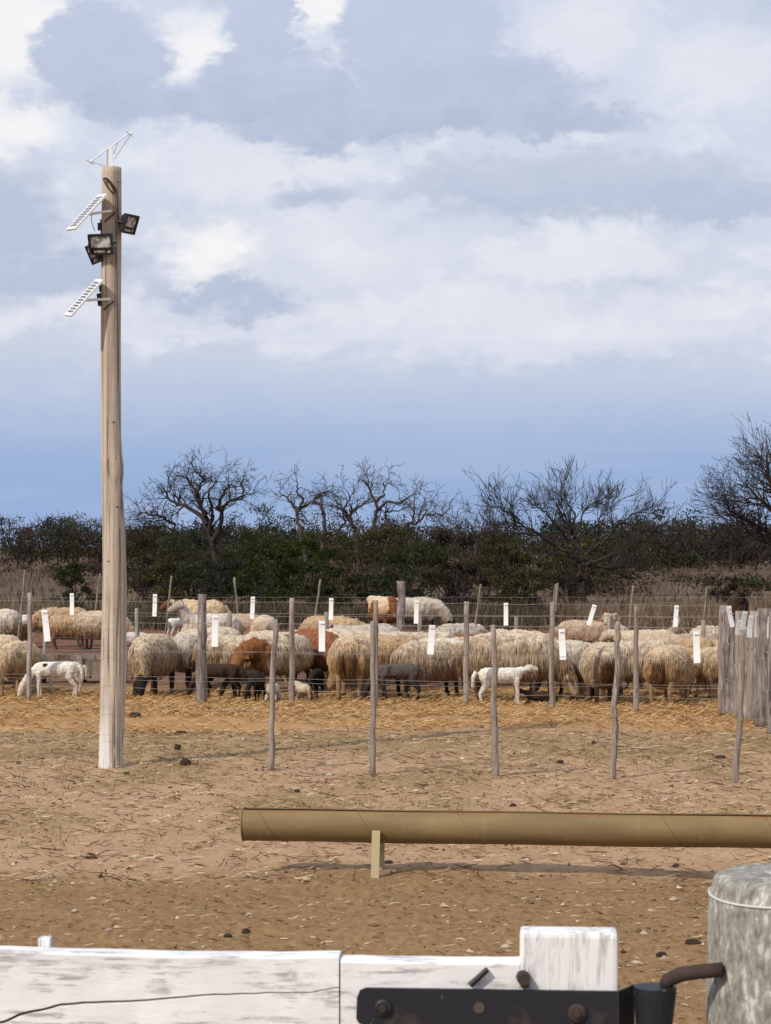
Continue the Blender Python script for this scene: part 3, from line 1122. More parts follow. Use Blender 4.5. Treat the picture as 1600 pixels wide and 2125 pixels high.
# ------------------------------------------------------------------ plank trough on the left in the corral
ft = thing('plank_trough', 'low feed trough of grey planks behind the white lamb', 'feed trough', P(130, 30.2))
rel = ft.location.copy()
X0, X1 = P(-90, 30.2).x - rel.x, P(262, 30.2).x - rel.x
for z, y in ((.37, -.17), (.37, .17)):
    m = MB()
    m.box((X0, y - .022, z - .05), (X1, y + .022, z + .02), .006)
    m.build('rail', M_board, ft)
nb = 15
for k in range(nb):
    xx = X0 + (X1 - X0) * (k + .5) / nb
    hgt = random.uniform(.29, .318)
    for y in (-.17, .17):
        m = MB()
        m.box((xx - .062 + random.uniform(0, .02), y - .012, .06), (xx + .05 + random.uniform(0, .02), y + .012, hgt))
        m.build('board', M_board, ft)
m = MB()
m.box((X0, -.155, .07), (X1, .155, .10))
m.build('trough_floor', M_board, ft)
for k in range(5):
    xx = X0 + .05 + (X1 - X0 - .1) * k / 4
    for y in (-.21, .21):
        m = MB()
        m.box((xx - .035, y - .015, -.08), (xx + .035, y + .015, .36), .004)
        m.build('leg', M_post, ft)

# ------------------------------------------------------------------ pipe trough
dT0 = 12.60                                       # left end
A = P(507, dT0)
B = Vector((A.x + 5.0, A.y - .55, 0))
ang = math.atan2(B.y - A.y, B.x - A.x)
pt = thing('pipe_trough', 'long tan feed trough cut from a spiral welded pipe on flat legs', 'trough', A, ang)
Rp, zc, Lp = .0985, .278, 5.1
open_a = rad(31)
na, nl = 26, 60
v, f = [], []
for s, R_ in ((0, Rp), (1, Rp - .006)):
    for i in range(nl + 1):
        x = Lp * i / nl
        for k in range(na + 1):
            a = math.pi / 2 + open_a + (2 * math.pi - 2 * open_a) * k / na
            dent = 0.0022 * math.sin(x * 2.3 + 1) * math.cos(a) + .002 * math.sin(x * 5.1) * math.sin(a)
            v.append((x, math.cos(a) * (R_ + dent), zc + math.sin(a) * (R_ + dent)))
N1 = (nl + 1) * (na + 1)
for i in range(nl):
    for k in range(na):
        a = i * (na + 1) + k
        f.append((a, a + na + 1, a + na + 2, a + 1))
        f.append((N1 + a, N1 + a + 1, N1 + a + na + 2, N1 + a + na + 1))
    for k in (0, na):
        a = i * (na + 1) + k
        f.append((a, a + na + 1, N1 + a + na + 1, N1 + a))
obj('pipe', mesh('pipe', v, f, M_pipe, True), pt)
for x in (-.004, Lp + .004):
    m = MB()
    pts = [(x, math.cos(math.pi / 2 + open_a + (2 * math.pi - 2 * open_a) * k / na) * (Rp + .004), zc + math.sin(math.pi / 2 + open_a + (2 * math.pi - 2 * open_a) * k / na) * (Rp + .004)) for k in range(na + 1)]
    n_ = len(pts)
    m.raw(pts + [(q[0] + .004, q[1], q[2]) for q in pts], [tuple(range(n_)), tuple(range(2 * n_ - 1, n_ - 1, -1))] + [(k, k + 1, n_ + k + 1, n_ + k) for k in range(n_ - 1)])
    m.build('end_plate', M_pipe, pt)
for k in range(9):
    x0 = -.02 + .565 * k + .12
    pts = []
    for j in range(25):
        a = math.pi / 2 + open_a + .02 + (2 * math.pi - 2 * open_a - .04) * j / 24
        x = x0 + (a - math.pi * .75) * .062
        if 0.003 < x < Lp:
            pts.append((x, math.cos(a) * (Rp + .0006), zc + math.sin(a) * (Rp + .0006)))
    if len(pts) > 4:
        m = MB()
        m.tube(pts, .0014, 5)
        m.build('weld_seam', M_seam, pt, True)
for x in (.765, 4.3):
    for s in (-1, 1):
        m = MB()
        yf = s * (Rp + .010)
        zt = .262
        m.raw([(x - .025, yf + s * .03, -.05), (x + .020, yf + s * .03, -.05), (x + .025, yf, zt), (x - .021, yf, zt)] +
              [(x - .025, yf + s * .04, -.05), (x + .020, yf + s * .04, -.05), (x + .025, yf + s * .009, zt + .002), (x - .021, yf + s * .009, zt + .002)],
              [(0, 1, 2, 3), (7, 6, 5, 4), (0, 4, 5, 1), (1, 5, 6, 2), (2, 6, 7, 3), (3, 7, 4, 0)])
        m.build('leg', M_leg, pt)
    m = MB()
    m.obox((x, 0, zc - Rp - .008), (.02, 0, 0), (0, Rp + .014, 0), (0, 0, .005))
    m.build('cross_bar', M_leg, pt)

# ------------------------------------------------------------------ white gate at the very front
dG = 3.28
gate_ang = -.07


def GX(px, d=dG):
    return (px - 800) / F * d


gt = thing('farm_gate', 'whitewashed wooden plank gate with black strap hinge across the foreground', 'gate', (GX(705), dG, 0), gate_ang)


def gx(px):
    return (px - 705) / F * dG


def gzv(py, d=dG):
    return HEYE - (py - HY) / F * d


def board(name, x0, x1, z0, z1, y0, y1, mat, bev=.004, jag=0.0, n=40, top=None):
    """plank along x with slightly uneven, rounded long edges"""
    v, f = [], []
    for i in range(n + 1):
        x = x0 + (x1 - x0) * i / n
        e = (vnoise(np.array([[x * 7, 3.1, z0 * 9], [x * 6 + 9, 1.7, z1 * 5], [x * 30, 8, z1 * 5]])) - .5) * jag
        a, b = z0 + e[0], (top(x) if top else z1) + e[1] + e[2] * .4
        v += [(x, y0, a + bev), (x, y0 + bev, a), (x, y1 - bev, a), (x, y1, a + bev), (x, y1, b - bev), (x, y1 - bev, b), (x, y0 + bev, b), (x, y0, b - bev)]
    for i in range(n):
        for k in range(8):
            a = i * 8 + k
            b = i * 8 + (k + 1) % 8
            f.append((a, a + 8, b + 8, b))
    f += [tuple(range(8)), tuple(n * 8 + k for k in range(7, -1, -1))]
    return obj(name, mesh(name, v, f, mat, False), gt)


zt = gzv(1984)
LX0 = -3.2
# the top rail is split by a long crack: an upper and a lower piece with a gap
crack = [(-700, 2190), (-200, 2160), (0, 2132), (30, 2118), (120, 2095), (165, 2091), (250, 2085), (400, 2073), (560, 2060), (640, 2059), (706, 2049)]
cxs, czs = [gx(p[0]) for p in crack], [gzv(p[1]) for p in crack]


def split_board():
    n = 160
    xs = np.concatenate([np.linspace(LX0, cxs[0], 20)[:-1], np.linspace(cxs[0], gx(703), n)])
    zc_ = np.interp(xs, cxs, czs)
    zc_ = zc_ + (fbm(np.stack([xs * 25, xs * 0, xs * 0 + 2], -1), 3) - .5) * .006
    gapw = np.interp(xs, [gx(-700), gx(0), gx(165), gx(706)], [.0004, .0022, .0018, .0007])
    j = (fbm(np.stack([xs * 8, xs * 0 + 4, xs * 0], -1), 3) - .5) * .006
    zb = gzv(2215)
    for up in (True, False):
        v, f = [], []
        bv = .004
        for i, x in enumerate(xs):
            if up:
                a, b = zc_[i] + gapw[i], zt + j[i]
                ba, bb = .0006, bv
            else:
                a, b = zb, zc_[i] - gapw[i]
                ba, bb = bv, .0006
            v += [(x, 0, a + ba), (x, ba, a), (x, .042 - ba, a), (x, .042, a + ba), (x, .042, b - bb), (x, .042 - bb, b), (x, bb, b), (x, 0, b - bb)]
        for i in range(len(xs) - 1):
            for k in range(8):
                a = i * 8 + k
                b = i * 8 + (k + 1) % 8
                f.append((a, a + 8, b + 8, b))
        f += [tuple(range(8)), tuple((len(xs) - 1) * 8 + k for k in range(7, -1, -1))]
        obj('rail', mesh('rail', v, f, M_white, False), gt)


split_board()
m = MB()
m.box((LX0 + .02, .012, gzv(2205)), (gx(690), .036, zt - .012))
m.build('rail_core', M_gapdark, gt)
# short end piece next to the stile, rounded left corner
board('rail', gx(707), gx(1078), gzv(2215), gzv(1989), -.004, .040, M_white, .005, .003, 24)
# stile whose head rises above the rail
v, f = [], []
n = 14
xs0, xs1 = gx(1078), gx(1279)
m = MB()
m.box((xs0, -.006, .10), (xs1, .062, gzv(1931) + .0), .006)
st = m.build('stile', M_white_v, gt)
# picket peeping over the rail at far left and the brace/pickets further left
for px in (68, -520, -1100):
    m = MB()
    m.box((gx(px) - .0095, .010 + .036, .14), (gx(px) + .0095, .046 + .022, gzv(1966)), .003)
    m.build('picket', M_white_v, gt)
for z0, z1 in ((.90, 1.02), (.66, .78), (.42, .54), (.16, .30)):
    board('rail', LX0, gx(1076), z0, z1, 0, .040, M_white, .004, .005, 40)
m = MB()
m.box((LX0 - .15, -.006, .08), (LX0 - .004, .062, zt + .05), .006)
m.build('stile', M_white_v, gt)

# strap hinge
hs = thing('strap_hinge', 'black iron strap hinge bolted across the white gate', 'hinge', (GX(705), dG, 0), gate_ang)
zs0, zs1 = gzv(2123), gzv(2046)
m = MB()
yF = -.0145
xa, xb = gx(741), gx(1279)
prof = [(xa, zs0 + .010), (xa + .004, zs0 + .003), (xa + .012, zs0), (xb, zs0), (xb, zs1), (xa + .014, zs1), (xa + .005, zs1 - .004), (xa + .001, zs1 - .014)]
n_ = len(prof)
m.raw([(x, yF, z) for x, z in prof] + [(x, yF + .008, z) for x, z in prof],
      [tuple(range(n_)), tuple(range(2 * n_ - 1, n_ - 1, -1))] + [(k, n_ + k, n_ + (k + 1) % n_, (k + 1) % n_) for k in range(n_)])
strap = m.build('strap', M_iron, hs)
# offset between strap and eye: steps back, then the eye barrel
m = MB()
m.raw([(xb + .0005, yF, zs0), (xb + .0005, yF, zs1), (xb + .026, .030, zs1 + .002), (xb + .026, .030, zs0 - .002), (xb + .0005, yF + .008, zs0), (xb + .0005, yF + .008, zs1), (xb + .026, .038, zs1 + .002), (xb + .026, .038, zs0 - .002)],
      [(0, 3, 2, 1), (4, 5, 6, 7), (0, 1, 5, 4), (1, 2, 6, 5), (2, 3, 7, 6), (3, 0, 4, 7)])
m.build('offset', M_iron, hs)
m = MB()
xe0, xe1 = gx(1312), gx(1400)
m.tube([((xe0 + xe1) / 2 - .002, .008, zs0 - .014), ((xe0 + xe1) / 2, .008, zs1 - .006), ((xe0 + xe1) / 2, .008, zs1 + .004)], [.0255, .031, .0312], 20)
m.build('eye_barrel', M_iron, hs, False)
for (px, py, r) in ((797, 2086, .013), (1195, 2090, .0135)):
    m = MB()
    q = Vector((gx(px), yF, gzv(py)))
    m.tube([q + Vector((0, -.0005, 0)), q + Vector((0, -.004, 0)), q + Vector((0, -.006, 0))], [r, r, r * .75], 16)
    m.build('washer', M_rusty if px > 1000 else M_iron, strap)
    m = MB()
    m.tube([q + Vector((0, -.006, 0)), q + Vector((0, -.011, 0))], [r * .5, r * .42], 6)
    m.build('bolt', M_rusty, strap)
m = MB()
q = Vector((gx(995), yF, gzv(2083)))
m.tube([q + Vector((0, -.0006, 0)), q + Vector((0, -.0014, 0))], [.0085, .008], 14)
m.build('bolt_hole', M_gapdark, strap)
# pintle rod from the post
pin = MB()
zr = gzv(2013)
xr = (xe0 + xe1) / 2 + .020
pin.tube([(xr - .004, .008, zs1 + .0045), (xr - .001, .008, zs1 + .014), (xr + .006, .006, zr - .006), (xr + .018, .004, zr), (xr + .040, .0, zr + .004), (gx(1492), -.01, zr + .010)], .0108, 14)
po = pin.build('pintle', M_rusty, None, True, (GX(705), dG, 0))
po.rotation_euler = (0, 0, gate_ang)
tag(po, 'bent dark iron hinge pin reaching from the post to the hinge eye', 'hinge pin')
# bent spike and bolt end above the strap
m = MB()
m.tube([(gx(976), -.010, gzv(2038)), (gx(1012), -.012, gzv(2004))], [.005, .0045], 6)
o = m.build('spike', M_iron, None, False, (GX(705), dG, 0))
o.rotation_euler = (0, 0, gate_ang)
tag(o, 'short slanted black iron spike above the strap hinge', 'spike')
m = MB()
m.tube([(gx(1085), -.004, gzv(2021)), (gx(1087), -.022, gzv(2022))], [.011, .009], 8)
m.tube([(gx(1088), -.012, gzv(2022)), (gx(1089), -.010, gzv(2040))], [.008, .007], 6)
o = m.build('bolt_head', M_rusty, None, False, (GX(705), dG, 0))
o.rotation_euler = (0, 0, gate_ang)
tag(o, 'dark bolt end at the left edge of the gate upright', 'bolt')

# gate post
dC = 3.30
rc = .150
cx = GX(1470, dC) + rc
gp = thing('gate_post', 'thick grey and white lichened post at the lower right corner', 'post', (cx, dC, 0))
m = MB()
ztop = 1.385
ringz = 1.333
prof = [(-.1, 1.03), (.4, 1.02), (.9, 1.0), (1.15, 1.0), (ringz - .004, .985), (ringz + .006, .965), (1.345, .957), (1.354, .945), (1.359, .92), (1.362, .87), (1.364, .6), (1.365, .3), (1.366, .05)]
pp, rr = [], []
for i in range(len(prof) - 1):
    for k in range(3):
        t = k / 3
        pp.append((0, 0, prof[i][0] * (1 - t) + prof[i + 1][0] * t))
        rr.append(rc * (prof[i][1] * (1 - t) + prof[i + 1][1] * t))
pp.append((0, 0, 1.366))
rr.append(rc * .05)
m.tube(pp, rr, 40)
vv = np.array(m.v)
an = fbm(vv * np.array([9, 9, 5]), 4) - .5
sc_ = 1 + an * .06
vv[:, 0] *= sc_
vv[:, 1] *= sc_
m.v = [tuple(q) for q in vv]
m.build('shaft', M_conc, gp, True)
m = MB()
m.tube([(math.cos(a) * rc * .985, math.sin(a) * rc * .985, ringz + .002 * math.sin(a * 3)) for a in np.linspace(0, 2 * math.pi, 41)], .0018, 6, False)
m.build('wire_loop', material('painted_wire', lambda t, b: (.62, .62, .60), 0.7), gp, True)


# ------------------------------------------------------------------ clods lying on the ground
def clod(px, py, wpx, hpx, label, flat=.7, spikes=0):
    d = base_d(py + hpx / 2)
    r = wpx / F * d / 2
    hz = hpx / F * d
    import bmesh
    bm = bmesh.new()
    bmesh.ops.create_icosphere(bm, subdivisions=3, radius=1)
    co = np.array([q.co[:] for q in bm.verts])
    nn = fbm(co * 1.8 + px, 4)
    k = .45 + 1.0 * nn
    co = co * k[:, None] * np.array([r, r * .8, hz * .62])
    co[:, 2] = np.maximum(co[:, 2], -hz * .25)
    f = [[q.index for q in fc.verts] for fc in bm.faces]
    bm.free()
    p = P(px, d)
    me = mesh('clod', co, f, M_clod, True)
    tag(obj('dung_clod', me, None, (p.x, p.y, gzp(p.x, p.y) + hz * .2)), label, 'clod', 'dark clods on the ground')


for c in [(281, 1487, 26, 14, 'dark flat clod right of the pole, closest to the straw'), (376, 1518, 26, 13, 'grey dark clod in the middle distance, topmost of three in a column'),
          (369, 1547, 16, 15, 'small upright clod, middle of three in a column right of the pole'), (384, 1580, 26, 17, 'dark clod right of the pole foot, lowest of three in a column'),
          (264, 1601, 14, 7, 'small clod touching the shadow at the pole foot'), (617, 1641, 14, 8, 'small dark clod on the grass left of the second thin post'),
          (188, 1768, 26, 14, 'brown clod on the bare ground left of the trough end'), (511, 1926, 18, 12, 'small black clod above the white gate, upper of a close pair'),
          (473, 1937, 20, 9, 'flat brown clod above the white gate, lower of a close pair'), (160, 1968, 30, 15, 'brown clod just behind the left part of the gate'),
          (1372, 1970, 22, 14, 'dark round clod between gate upright and lichened post'), (1440, 1952, 34, 13, 'long brown clod beside the lichened post'),
          (38, 1578, 11, 8, 'tiny black clod at the far left, left of the pole foot'), (1163, 1580, 16, 9, 'small brown clod between third and fourth thin posts'),
          (1232, 1541, 10, 12, 'small clod just left of the fourth thin post'), (1496, 1571, 26, 8, 'pair of dark crumbs left of the fifth thin post'), (1065, 1672, 14, 8, 'small dark clod behind the middle of the trough'),
          (808, 1788, 20, 8, 'dark clod by the trough shadow right of its leg')]:
    clod(*c)
# ------------------------------------------------------------------ the flock
PAL = {  # wool 'side' is darker than 'top' to paint shading into the fleece
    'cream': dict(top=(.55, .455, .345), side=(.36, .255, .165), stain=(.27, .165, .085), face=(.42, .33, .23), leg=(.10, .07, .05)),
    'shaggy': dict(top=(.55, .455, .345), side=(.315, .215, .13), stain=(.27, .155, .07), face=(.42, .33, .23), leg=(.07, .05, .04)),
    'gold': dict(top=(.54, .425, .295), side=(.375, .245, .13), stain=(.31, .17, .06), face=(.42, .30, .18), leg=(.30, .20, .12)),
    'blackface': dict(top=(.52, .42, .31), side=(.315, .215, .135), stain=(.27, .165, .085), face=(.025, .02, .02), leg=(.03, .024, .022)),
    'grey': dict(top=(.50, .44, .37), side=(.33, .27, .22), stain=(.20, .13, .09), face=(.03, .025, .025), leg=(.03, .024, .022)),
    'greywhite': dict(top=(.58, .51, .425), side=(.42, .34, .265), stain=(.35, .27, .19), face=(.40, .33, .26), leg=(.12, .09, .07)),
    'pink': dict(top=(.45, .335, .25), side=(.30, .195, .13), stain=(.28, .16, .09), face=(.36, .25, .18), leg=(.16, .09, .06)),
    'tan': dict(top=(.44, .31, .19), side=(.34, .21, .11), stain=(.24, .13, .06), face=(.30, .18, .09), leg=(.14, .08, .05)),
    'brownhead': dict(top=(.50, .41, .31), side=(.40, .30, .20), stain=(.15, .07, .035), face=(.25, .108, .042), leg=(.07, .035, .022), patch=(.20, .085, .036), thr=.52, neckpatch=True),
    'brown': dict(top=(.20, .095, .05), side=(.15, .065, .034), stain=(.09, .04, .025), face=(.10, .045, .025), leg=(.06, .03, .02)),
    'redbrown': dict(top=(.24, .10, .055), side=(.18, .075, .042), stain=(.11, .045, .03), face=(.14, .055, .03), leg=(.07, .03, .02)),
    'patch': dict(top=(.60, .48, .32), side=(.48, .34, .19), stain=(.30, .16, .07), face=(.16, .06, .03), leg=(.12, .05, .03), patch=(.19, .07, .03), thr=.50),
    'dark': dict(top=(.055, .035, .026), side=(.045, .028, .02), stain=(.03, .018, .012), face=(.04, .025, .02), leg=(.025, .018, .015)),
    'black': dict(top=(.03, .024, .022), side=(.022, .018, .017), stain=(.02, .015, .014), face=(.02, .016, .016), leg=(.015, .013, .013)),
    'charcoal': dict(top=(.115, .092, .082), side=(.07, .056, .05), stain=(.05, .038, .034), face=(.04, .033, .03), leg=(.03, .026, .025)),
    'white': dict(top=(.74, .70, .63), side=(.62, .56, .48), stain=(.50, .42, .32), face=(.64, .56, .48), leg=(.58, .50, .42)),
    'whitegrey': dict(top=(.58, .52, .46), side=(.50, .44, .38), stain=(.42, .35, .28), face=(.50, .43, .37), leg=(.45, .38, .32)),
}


def skeleton(pose, lamb, r, long=1.0):
    """list of chains: (tag, [(x,y,z,ry,rz), ...]); +x is forward"""
    g = 0.80 if lamb else 1.0                  # girth
    ch = []
    j = lambda a: r.uniform(-a, a)
    low = -.27 if pose == 'lie' else 0.0
    bz = low + (.03 if lamb else 0)
    hump = j(.012)
    body = [(-.475, .53, .07, .08), (-.43, .525, .165, .185), (-.32, .515, .215, .235), (-.14, .505 + hump, .235, .245), (.06, .50 + hump, .23, .245), (.24, .51, .20, .235), (.36, .53, .155, .19), (.43, .545, .09, .11)]
    if lamb:
        ch.append(('wool', [(x * .88, 0, .565 + (z - .51) * .6 + low, a * .66, b * .60) for x, z, a, b in body]))
    else:
        ch.append(('wool', [(x, 0, z + bz - .028 * long, a * (.96 + .05 * long), b * (.97 + .05 * long)) for x, z, a, b in body]))
    # neck and head
    hy = j(.12)
    if pose == 'graze':
        nk = [(.30, 0, .56, .13, .16), (.44, hy * .3, .50, .115, .13), (.56, hy * .7, .38, .095, .105), (.62, hy, .29, .082, .09)]
        hd = [(.615, hy, .29, .070, .080), (.655, hy * 1.1, .22, .066, .074), (.69, hy * 1.15, .145, .052, .058), (.715, hy * 1.2, .075, .042, .044), (.722, hy * 1.2, .05, .025, .026)]
    elif pose == 'up':
        nk = [(.28, 0, .58, .13, .16), (.40, hy * .2, .68, .11, .12), (.47, hy * .5, .79, .09, .095), (.50, hy * .7, .85, .08, .085)]
        hd = [(.48, hy * .7, .865, .068, .075), (.54, hy, .855, .068, .075), (.62, hy * 1.2, .815, .052, .058), (.69, hy * 1.4, .775, .042, .045), (.715, hy * 1.4, .765, .024, .026)]
    elif pose == 'nurse':
        nk = [(.30, 0, .57, .12, .14), (.43, hy * .3, .62, .095, .105), (.55, .02, .64, .08, .085)]
        hd = [(.54, .02, .65, .068, .075), (.61, .03, .66, .068, .072), (.69, .03, .645, .052, .055), (.76, .03, .63, .042, .044), (.78, .03, .625, .024, .026)]
    elif pose == 'low':
        nk = [(.28, 0, .56, .14, .17), (.43, hy * .3, .57, .125, .14), (.56, hy * .7, .53, .105, .11), (.63, hy, .50, .09, .095)]
        hd = [(.61, hy, .50, .080, .088), (.66, hy * 1.1, .44, .078, .086), (.71, hy * 1.15, .34, .062, .068), (.735, hy * 1.2, .255, .050, .052), (.742, hy * 1.2, .23, .030, .03)]
    else:                                      # level / lying
        nk = [(.28, 0, .57 + bz, .13, .16), (.42, hy * .3, .60 + bz, .11, .12), (.53, hy * .7, .63 + bz, .09, .095), (.57, hy, .64 + bz, .08, .085)]
        hd = [(.56, hy, .655 + bz, .068, .076), (.61, hy * 1.1, .645 + bz, .067, .074), (.69, hy * 1.3, .59 + bz, .052, .058), (.745, hy * 1.4, .545 + bz, .042, .045), (.76, hy * 1.4, .53 + bz, .024, .026)]
    if lamb:
        nk = [(x * .9, y, z + (.03 if pose != 'graze' else 0), a * .68, b * .68) for x, y, z, a, b in nk]
        hd = [(x * .9, y, z + (.03 if pose != 'graze' else 0), a * 1.0, b * 1.0) for x, y, z, a, b in hd]
    else:
        hd = [(x, y, z, a * 1.1, b * 1.1) for x, y, z, a, b in hd]
    ch.append(('neck', nk))
    ch.append(('face', hd))
    # ears
    e0 = Vector(hd[0][:3])
    ax = (Vector(hd[2][:3]) - Vector(hd[0][:3])).normalized()
    for s in (-1, 1):
        side = Vector((0, s, 0))
        b = e0 + side * .055 + ax * .015
        tip = b + side * .095 + Vector((0, 0, -.035)) + ax * .02
        md = (b + tip) / 2 + Vector((0, 0, .008))
        ch.append(('ear', [(*b, .020, .016), (*md, .028, .014), (*tip, .010, .008)]))
    # tail
    tl = .22 if not lamb else .26
    ch.append(('tail', [(-.46, 0, .60 + bz, .045, .045), (-.515, j(.01), .52 + bz, .05, .04), (-.525, j(.02), .60 - tl + bz, .042, .034), (-.515, j(.02), .55 - tl + bz, .02, .018)]))
    # legs
    lt = .72 if lamb else 1.0
    if pose != 'lie':
        for s in (-1, 1):
            y = s * (.115 * g if not lamb else .082)
            a, q = j(.07), j(.05)
            ch.append(('legwool', [(.27, y, .46 + (.06 if lamb else 0), .075 * lt, .085 * lt), (.275, y, .34 + (.04 if lamb else 0), .055 * lt, .06 * lt)]))
            ch.append(('leg', [(.275, y, .36, .047 * lt, .05 * lt), (.275 + a * .5, y, .25, .037, .037), (.27 + a * .8, y, .15, .028, .028), (.265 + a, y, .075, .026, .026), (.285 + a, y, .03, .031, .031), (.295 + a, y, .004, .034, .032)]))
            ch.append(('legwool', [(-.31, y * .95, .49 + (.05 if lamb else 0), .10 * lt, .12 * lt), (-.27, y, .38, .075 * lt, .09 * lt)]))
            ch.append(('leg', [(-.28, y, .40, .062 * lt, .075 * lt), (-.34 + q * .4, y, .31, .046, .05), (-.40 + q * .6, y, .235, .032, .034), (-.385 + q * .8, y, .14, .027, .028), (-.37 + q, y, .07, .026, .026), (-.352 + q, y, .03, .031, .031), (-.342 + q, y, .004, .034, .032)]))
    else:
        for s in (-1, 1):
            y = s * .13 * g
            ch.append(('leg', [(.30, y, .16, .05, .05), (.42, y * 1.1, .06, .036, .034), (.30, y * 1.2, .035, .03, .03), (.24, y * 1.2, .03, .03, .028)]))
            ch.append(('leg', [(-.28, y * 1.1, .16, .08, .09), (-.10, y * 1.35, .07, .045, .045), (-.26, y * 1.4, .035, .032, .032), (-.30, y * 1.4, .03, .03, .028)]))
    return ch


def loft(chain, n=12):
    m = MB()
    m.tube([c[:3] for c in chain], [(c[3], c[4]) for c in chain], n)
    return m.v, m.f


def loft_oriented(chain, n=14):
    """rings: side stays horizontal so ry is left-right and rz is the other way"""
    pts = [Vector(c[:3]) for c in chain]
    v, f = [], []
    for i, p in enumerate(pts):
        t = (pts[min(i + 1, len(pts) - 1)] - pts[max(i - 1, 0)]).normalized()
        side = Vector((0, 1, 0)) - t * t.y
        side = side.normalized() if side.length > .2 else Vector((1, 0, 0))
        up = t.cross(side)
        for k in range(n):
            a = 2 * math.pi * k / n
            v.append(p + side * (chain[i][3] * math.cos(a)) + up * (chain[i][4] * math.sin(a)))
    for i in range(len(pts) - 1):
        for k in range(n):
            a, b = i * n + k, i * n + (k + 1) % n
            f.append((a, b, b + n, a + n))
    f.append(tuple(range(n - 1, -1, -1)))
    f.append(tuple((len(pts) - 1) * n + k for k in range(n)))
    return v, f


FLOCK = []


def sheep(px, d, head, pal, pose='graze', lamb=False, size=1.0, label='', locks=700, horns=False, long=1.0, spot=False, dirty=0.0):
    FLOCK.append(dict(px=px, d=d, head=head, pal=pal, pose=pose, lamb=lamb, size=size, label=label, locks=locks, horns=horns, long=long, spot=spot, dirty=dirty))


# --- front row, from left to right
sheep(-22, 28.3, 185, 'gold', 'graze', label='golden cream sheep cut off by the left picture edge', locks=1035)
sheep(36, 27.9, 262, 'gold', 'graze', size=.92, label='golden cream sheep facing the camera behind the leftmost corral post', locks=1380)
sheep(112, 27.25, 184, 'white', 'graze', True, .82, 'white lamb with a black back spot grazing left of the pole', 0, spot=True)
sheep(128, 28.0, 188, 'whitegrey', 'graze', True, .72, 'greyish lamb standing close behind the white lamb left of the pole', 0)
sheep(316, 27.9, 257, 'blackface', 'graze', size=1.06, label='big shaggy cream sheep with black face feeding head on, right of the pole', locks=2530, long=1.2)
sheep(374, 28.3, 75, 'grey', 'graze', size=.98, label='shaggy grey cream sheep standing beside the black faced one, left of the thick post', locks=1724)
sheep(428, 29.1, 195, 'cream', 'graze', label='cream sheep half hidden behind the thick corral post', locks=160)
sheep(455, 27.3, 172, 'dark', 'graze', True, .74, 'dark brown lamb right beside the thick corral post', 0)
sheep(503, 27.35, 200, 'dark', 'graze', True, .62, 'smaller dark lamb between the brown lamb and the brown headed sheep', 0)
sheep(498, 28.3, 4, 'shaggy', 'graze', label='cream woolly sheep in profile behind the dark lambs', locks=1954, long=1.2)
sheep(531, 26.8, 250, 'black', 'graze', True, .55, 'black lamb feeding below the brown headed sheep', 0)
sheep(578, 27.75, 230, 'brownhead', 'low', size=1.02, label='cream sheep with orange brown head and neck, behind the leftmost thin post', locks=1035)
sheep(566, 26.75, 265, 'whitegrey', 'lie', True, .62, 'pale lamb lying at the foot of the brown headed sheep', 0)
sheep(628, 26.85, 110, 'cream', 'lie', True, .60, 'cream lamb lying right of the second corral post', 0)
sheep(655, 27.3, 262, 'black', 'graze', True, .62, 'black lamb with pale blaze feeding toward the camera at centre left', 0)
sheep(640, 28.6, 285, 'redbrown', 'graze', label='dark brown sheep with head lowered behind the second corral post', locks=160)
sheep(692, 28.9, 330, 'shaggy', 'graze', size=1.0, label='pale long woolled sheep with darker flank under the white strip', locks=160, long=1.2)
sheep(741, 26.9, 86, 'gold', 'graze', size=1.06, label='golden cream sheep seen from behind with stained tail, at the second thin post', locks=2760, long=1.35, dirty=.75)
sheep(802, 28.2, 195, 'tan', 'graze', label='brown tinged sheep behind the dark grey lamb', locks=1380)
sheep(825, 26.6, 176, 'charcoal', 'graze', True, .80, 'dark grey lamb with lowered head in the middle of the front row', 0)
sheep(893, 27.35, 28, 'blackface', 'graze', size=.96, label='shaggy cream sheep with black legs right of the dark grey lamb', locks=2989, long=1.47)
sheep(1056, 26.75, 355, 'shaggy', 'graze', size=1.13, label='largest long woolled cream sheep in profile behind the white lamb', locks=3909, long=1.66, dirty=.3)
sheep(1040, 25.85, 10, 'white', 'nurse', True, .80, 'white lamb with raised head at the third thin post', 0)
sheep(1116, 25.95, 190, 'dark', 'lie', True, .50, 'small dark lamb lying right of the white lamb', 0)
sheep(1190, 27.1, 118, 'grey', 'graze', size=.98, label='grey brown sheep with black legs under the third large strip', locks=1839, long=1.22)
sheep(1250, 26.2, 92, 'cream', 'graze', size=1.02, label='cream sheep seen from behind with dark brown soiled legs, left of the fourth thin post', locks=2530, long=1.29, dirty=1.0)
sheep(1322, 27.5, 182, 'shaggy', 'graze', size=.98, label='shaggy pale sheep in profile right of the fourth thin post', locks=2530, long=1.41)
sheep(1390, 26.35, 66, 'gold', 'graze', size=.98, label='golden sheep seen from behind with brown stain, right of the fourth corral post', locks=2530, long=1.35, dirty=.8)
sheep(1448, 27.9, 84, 'tan', 'graze', label='tan sheep under the rightmost large strip', locks=1150)
sheep(1484, 26.6, 205, 'gold', 'graze', size=.86, label='cream sheep feeding right beside the thick post row', locks=1724, long=1.2)
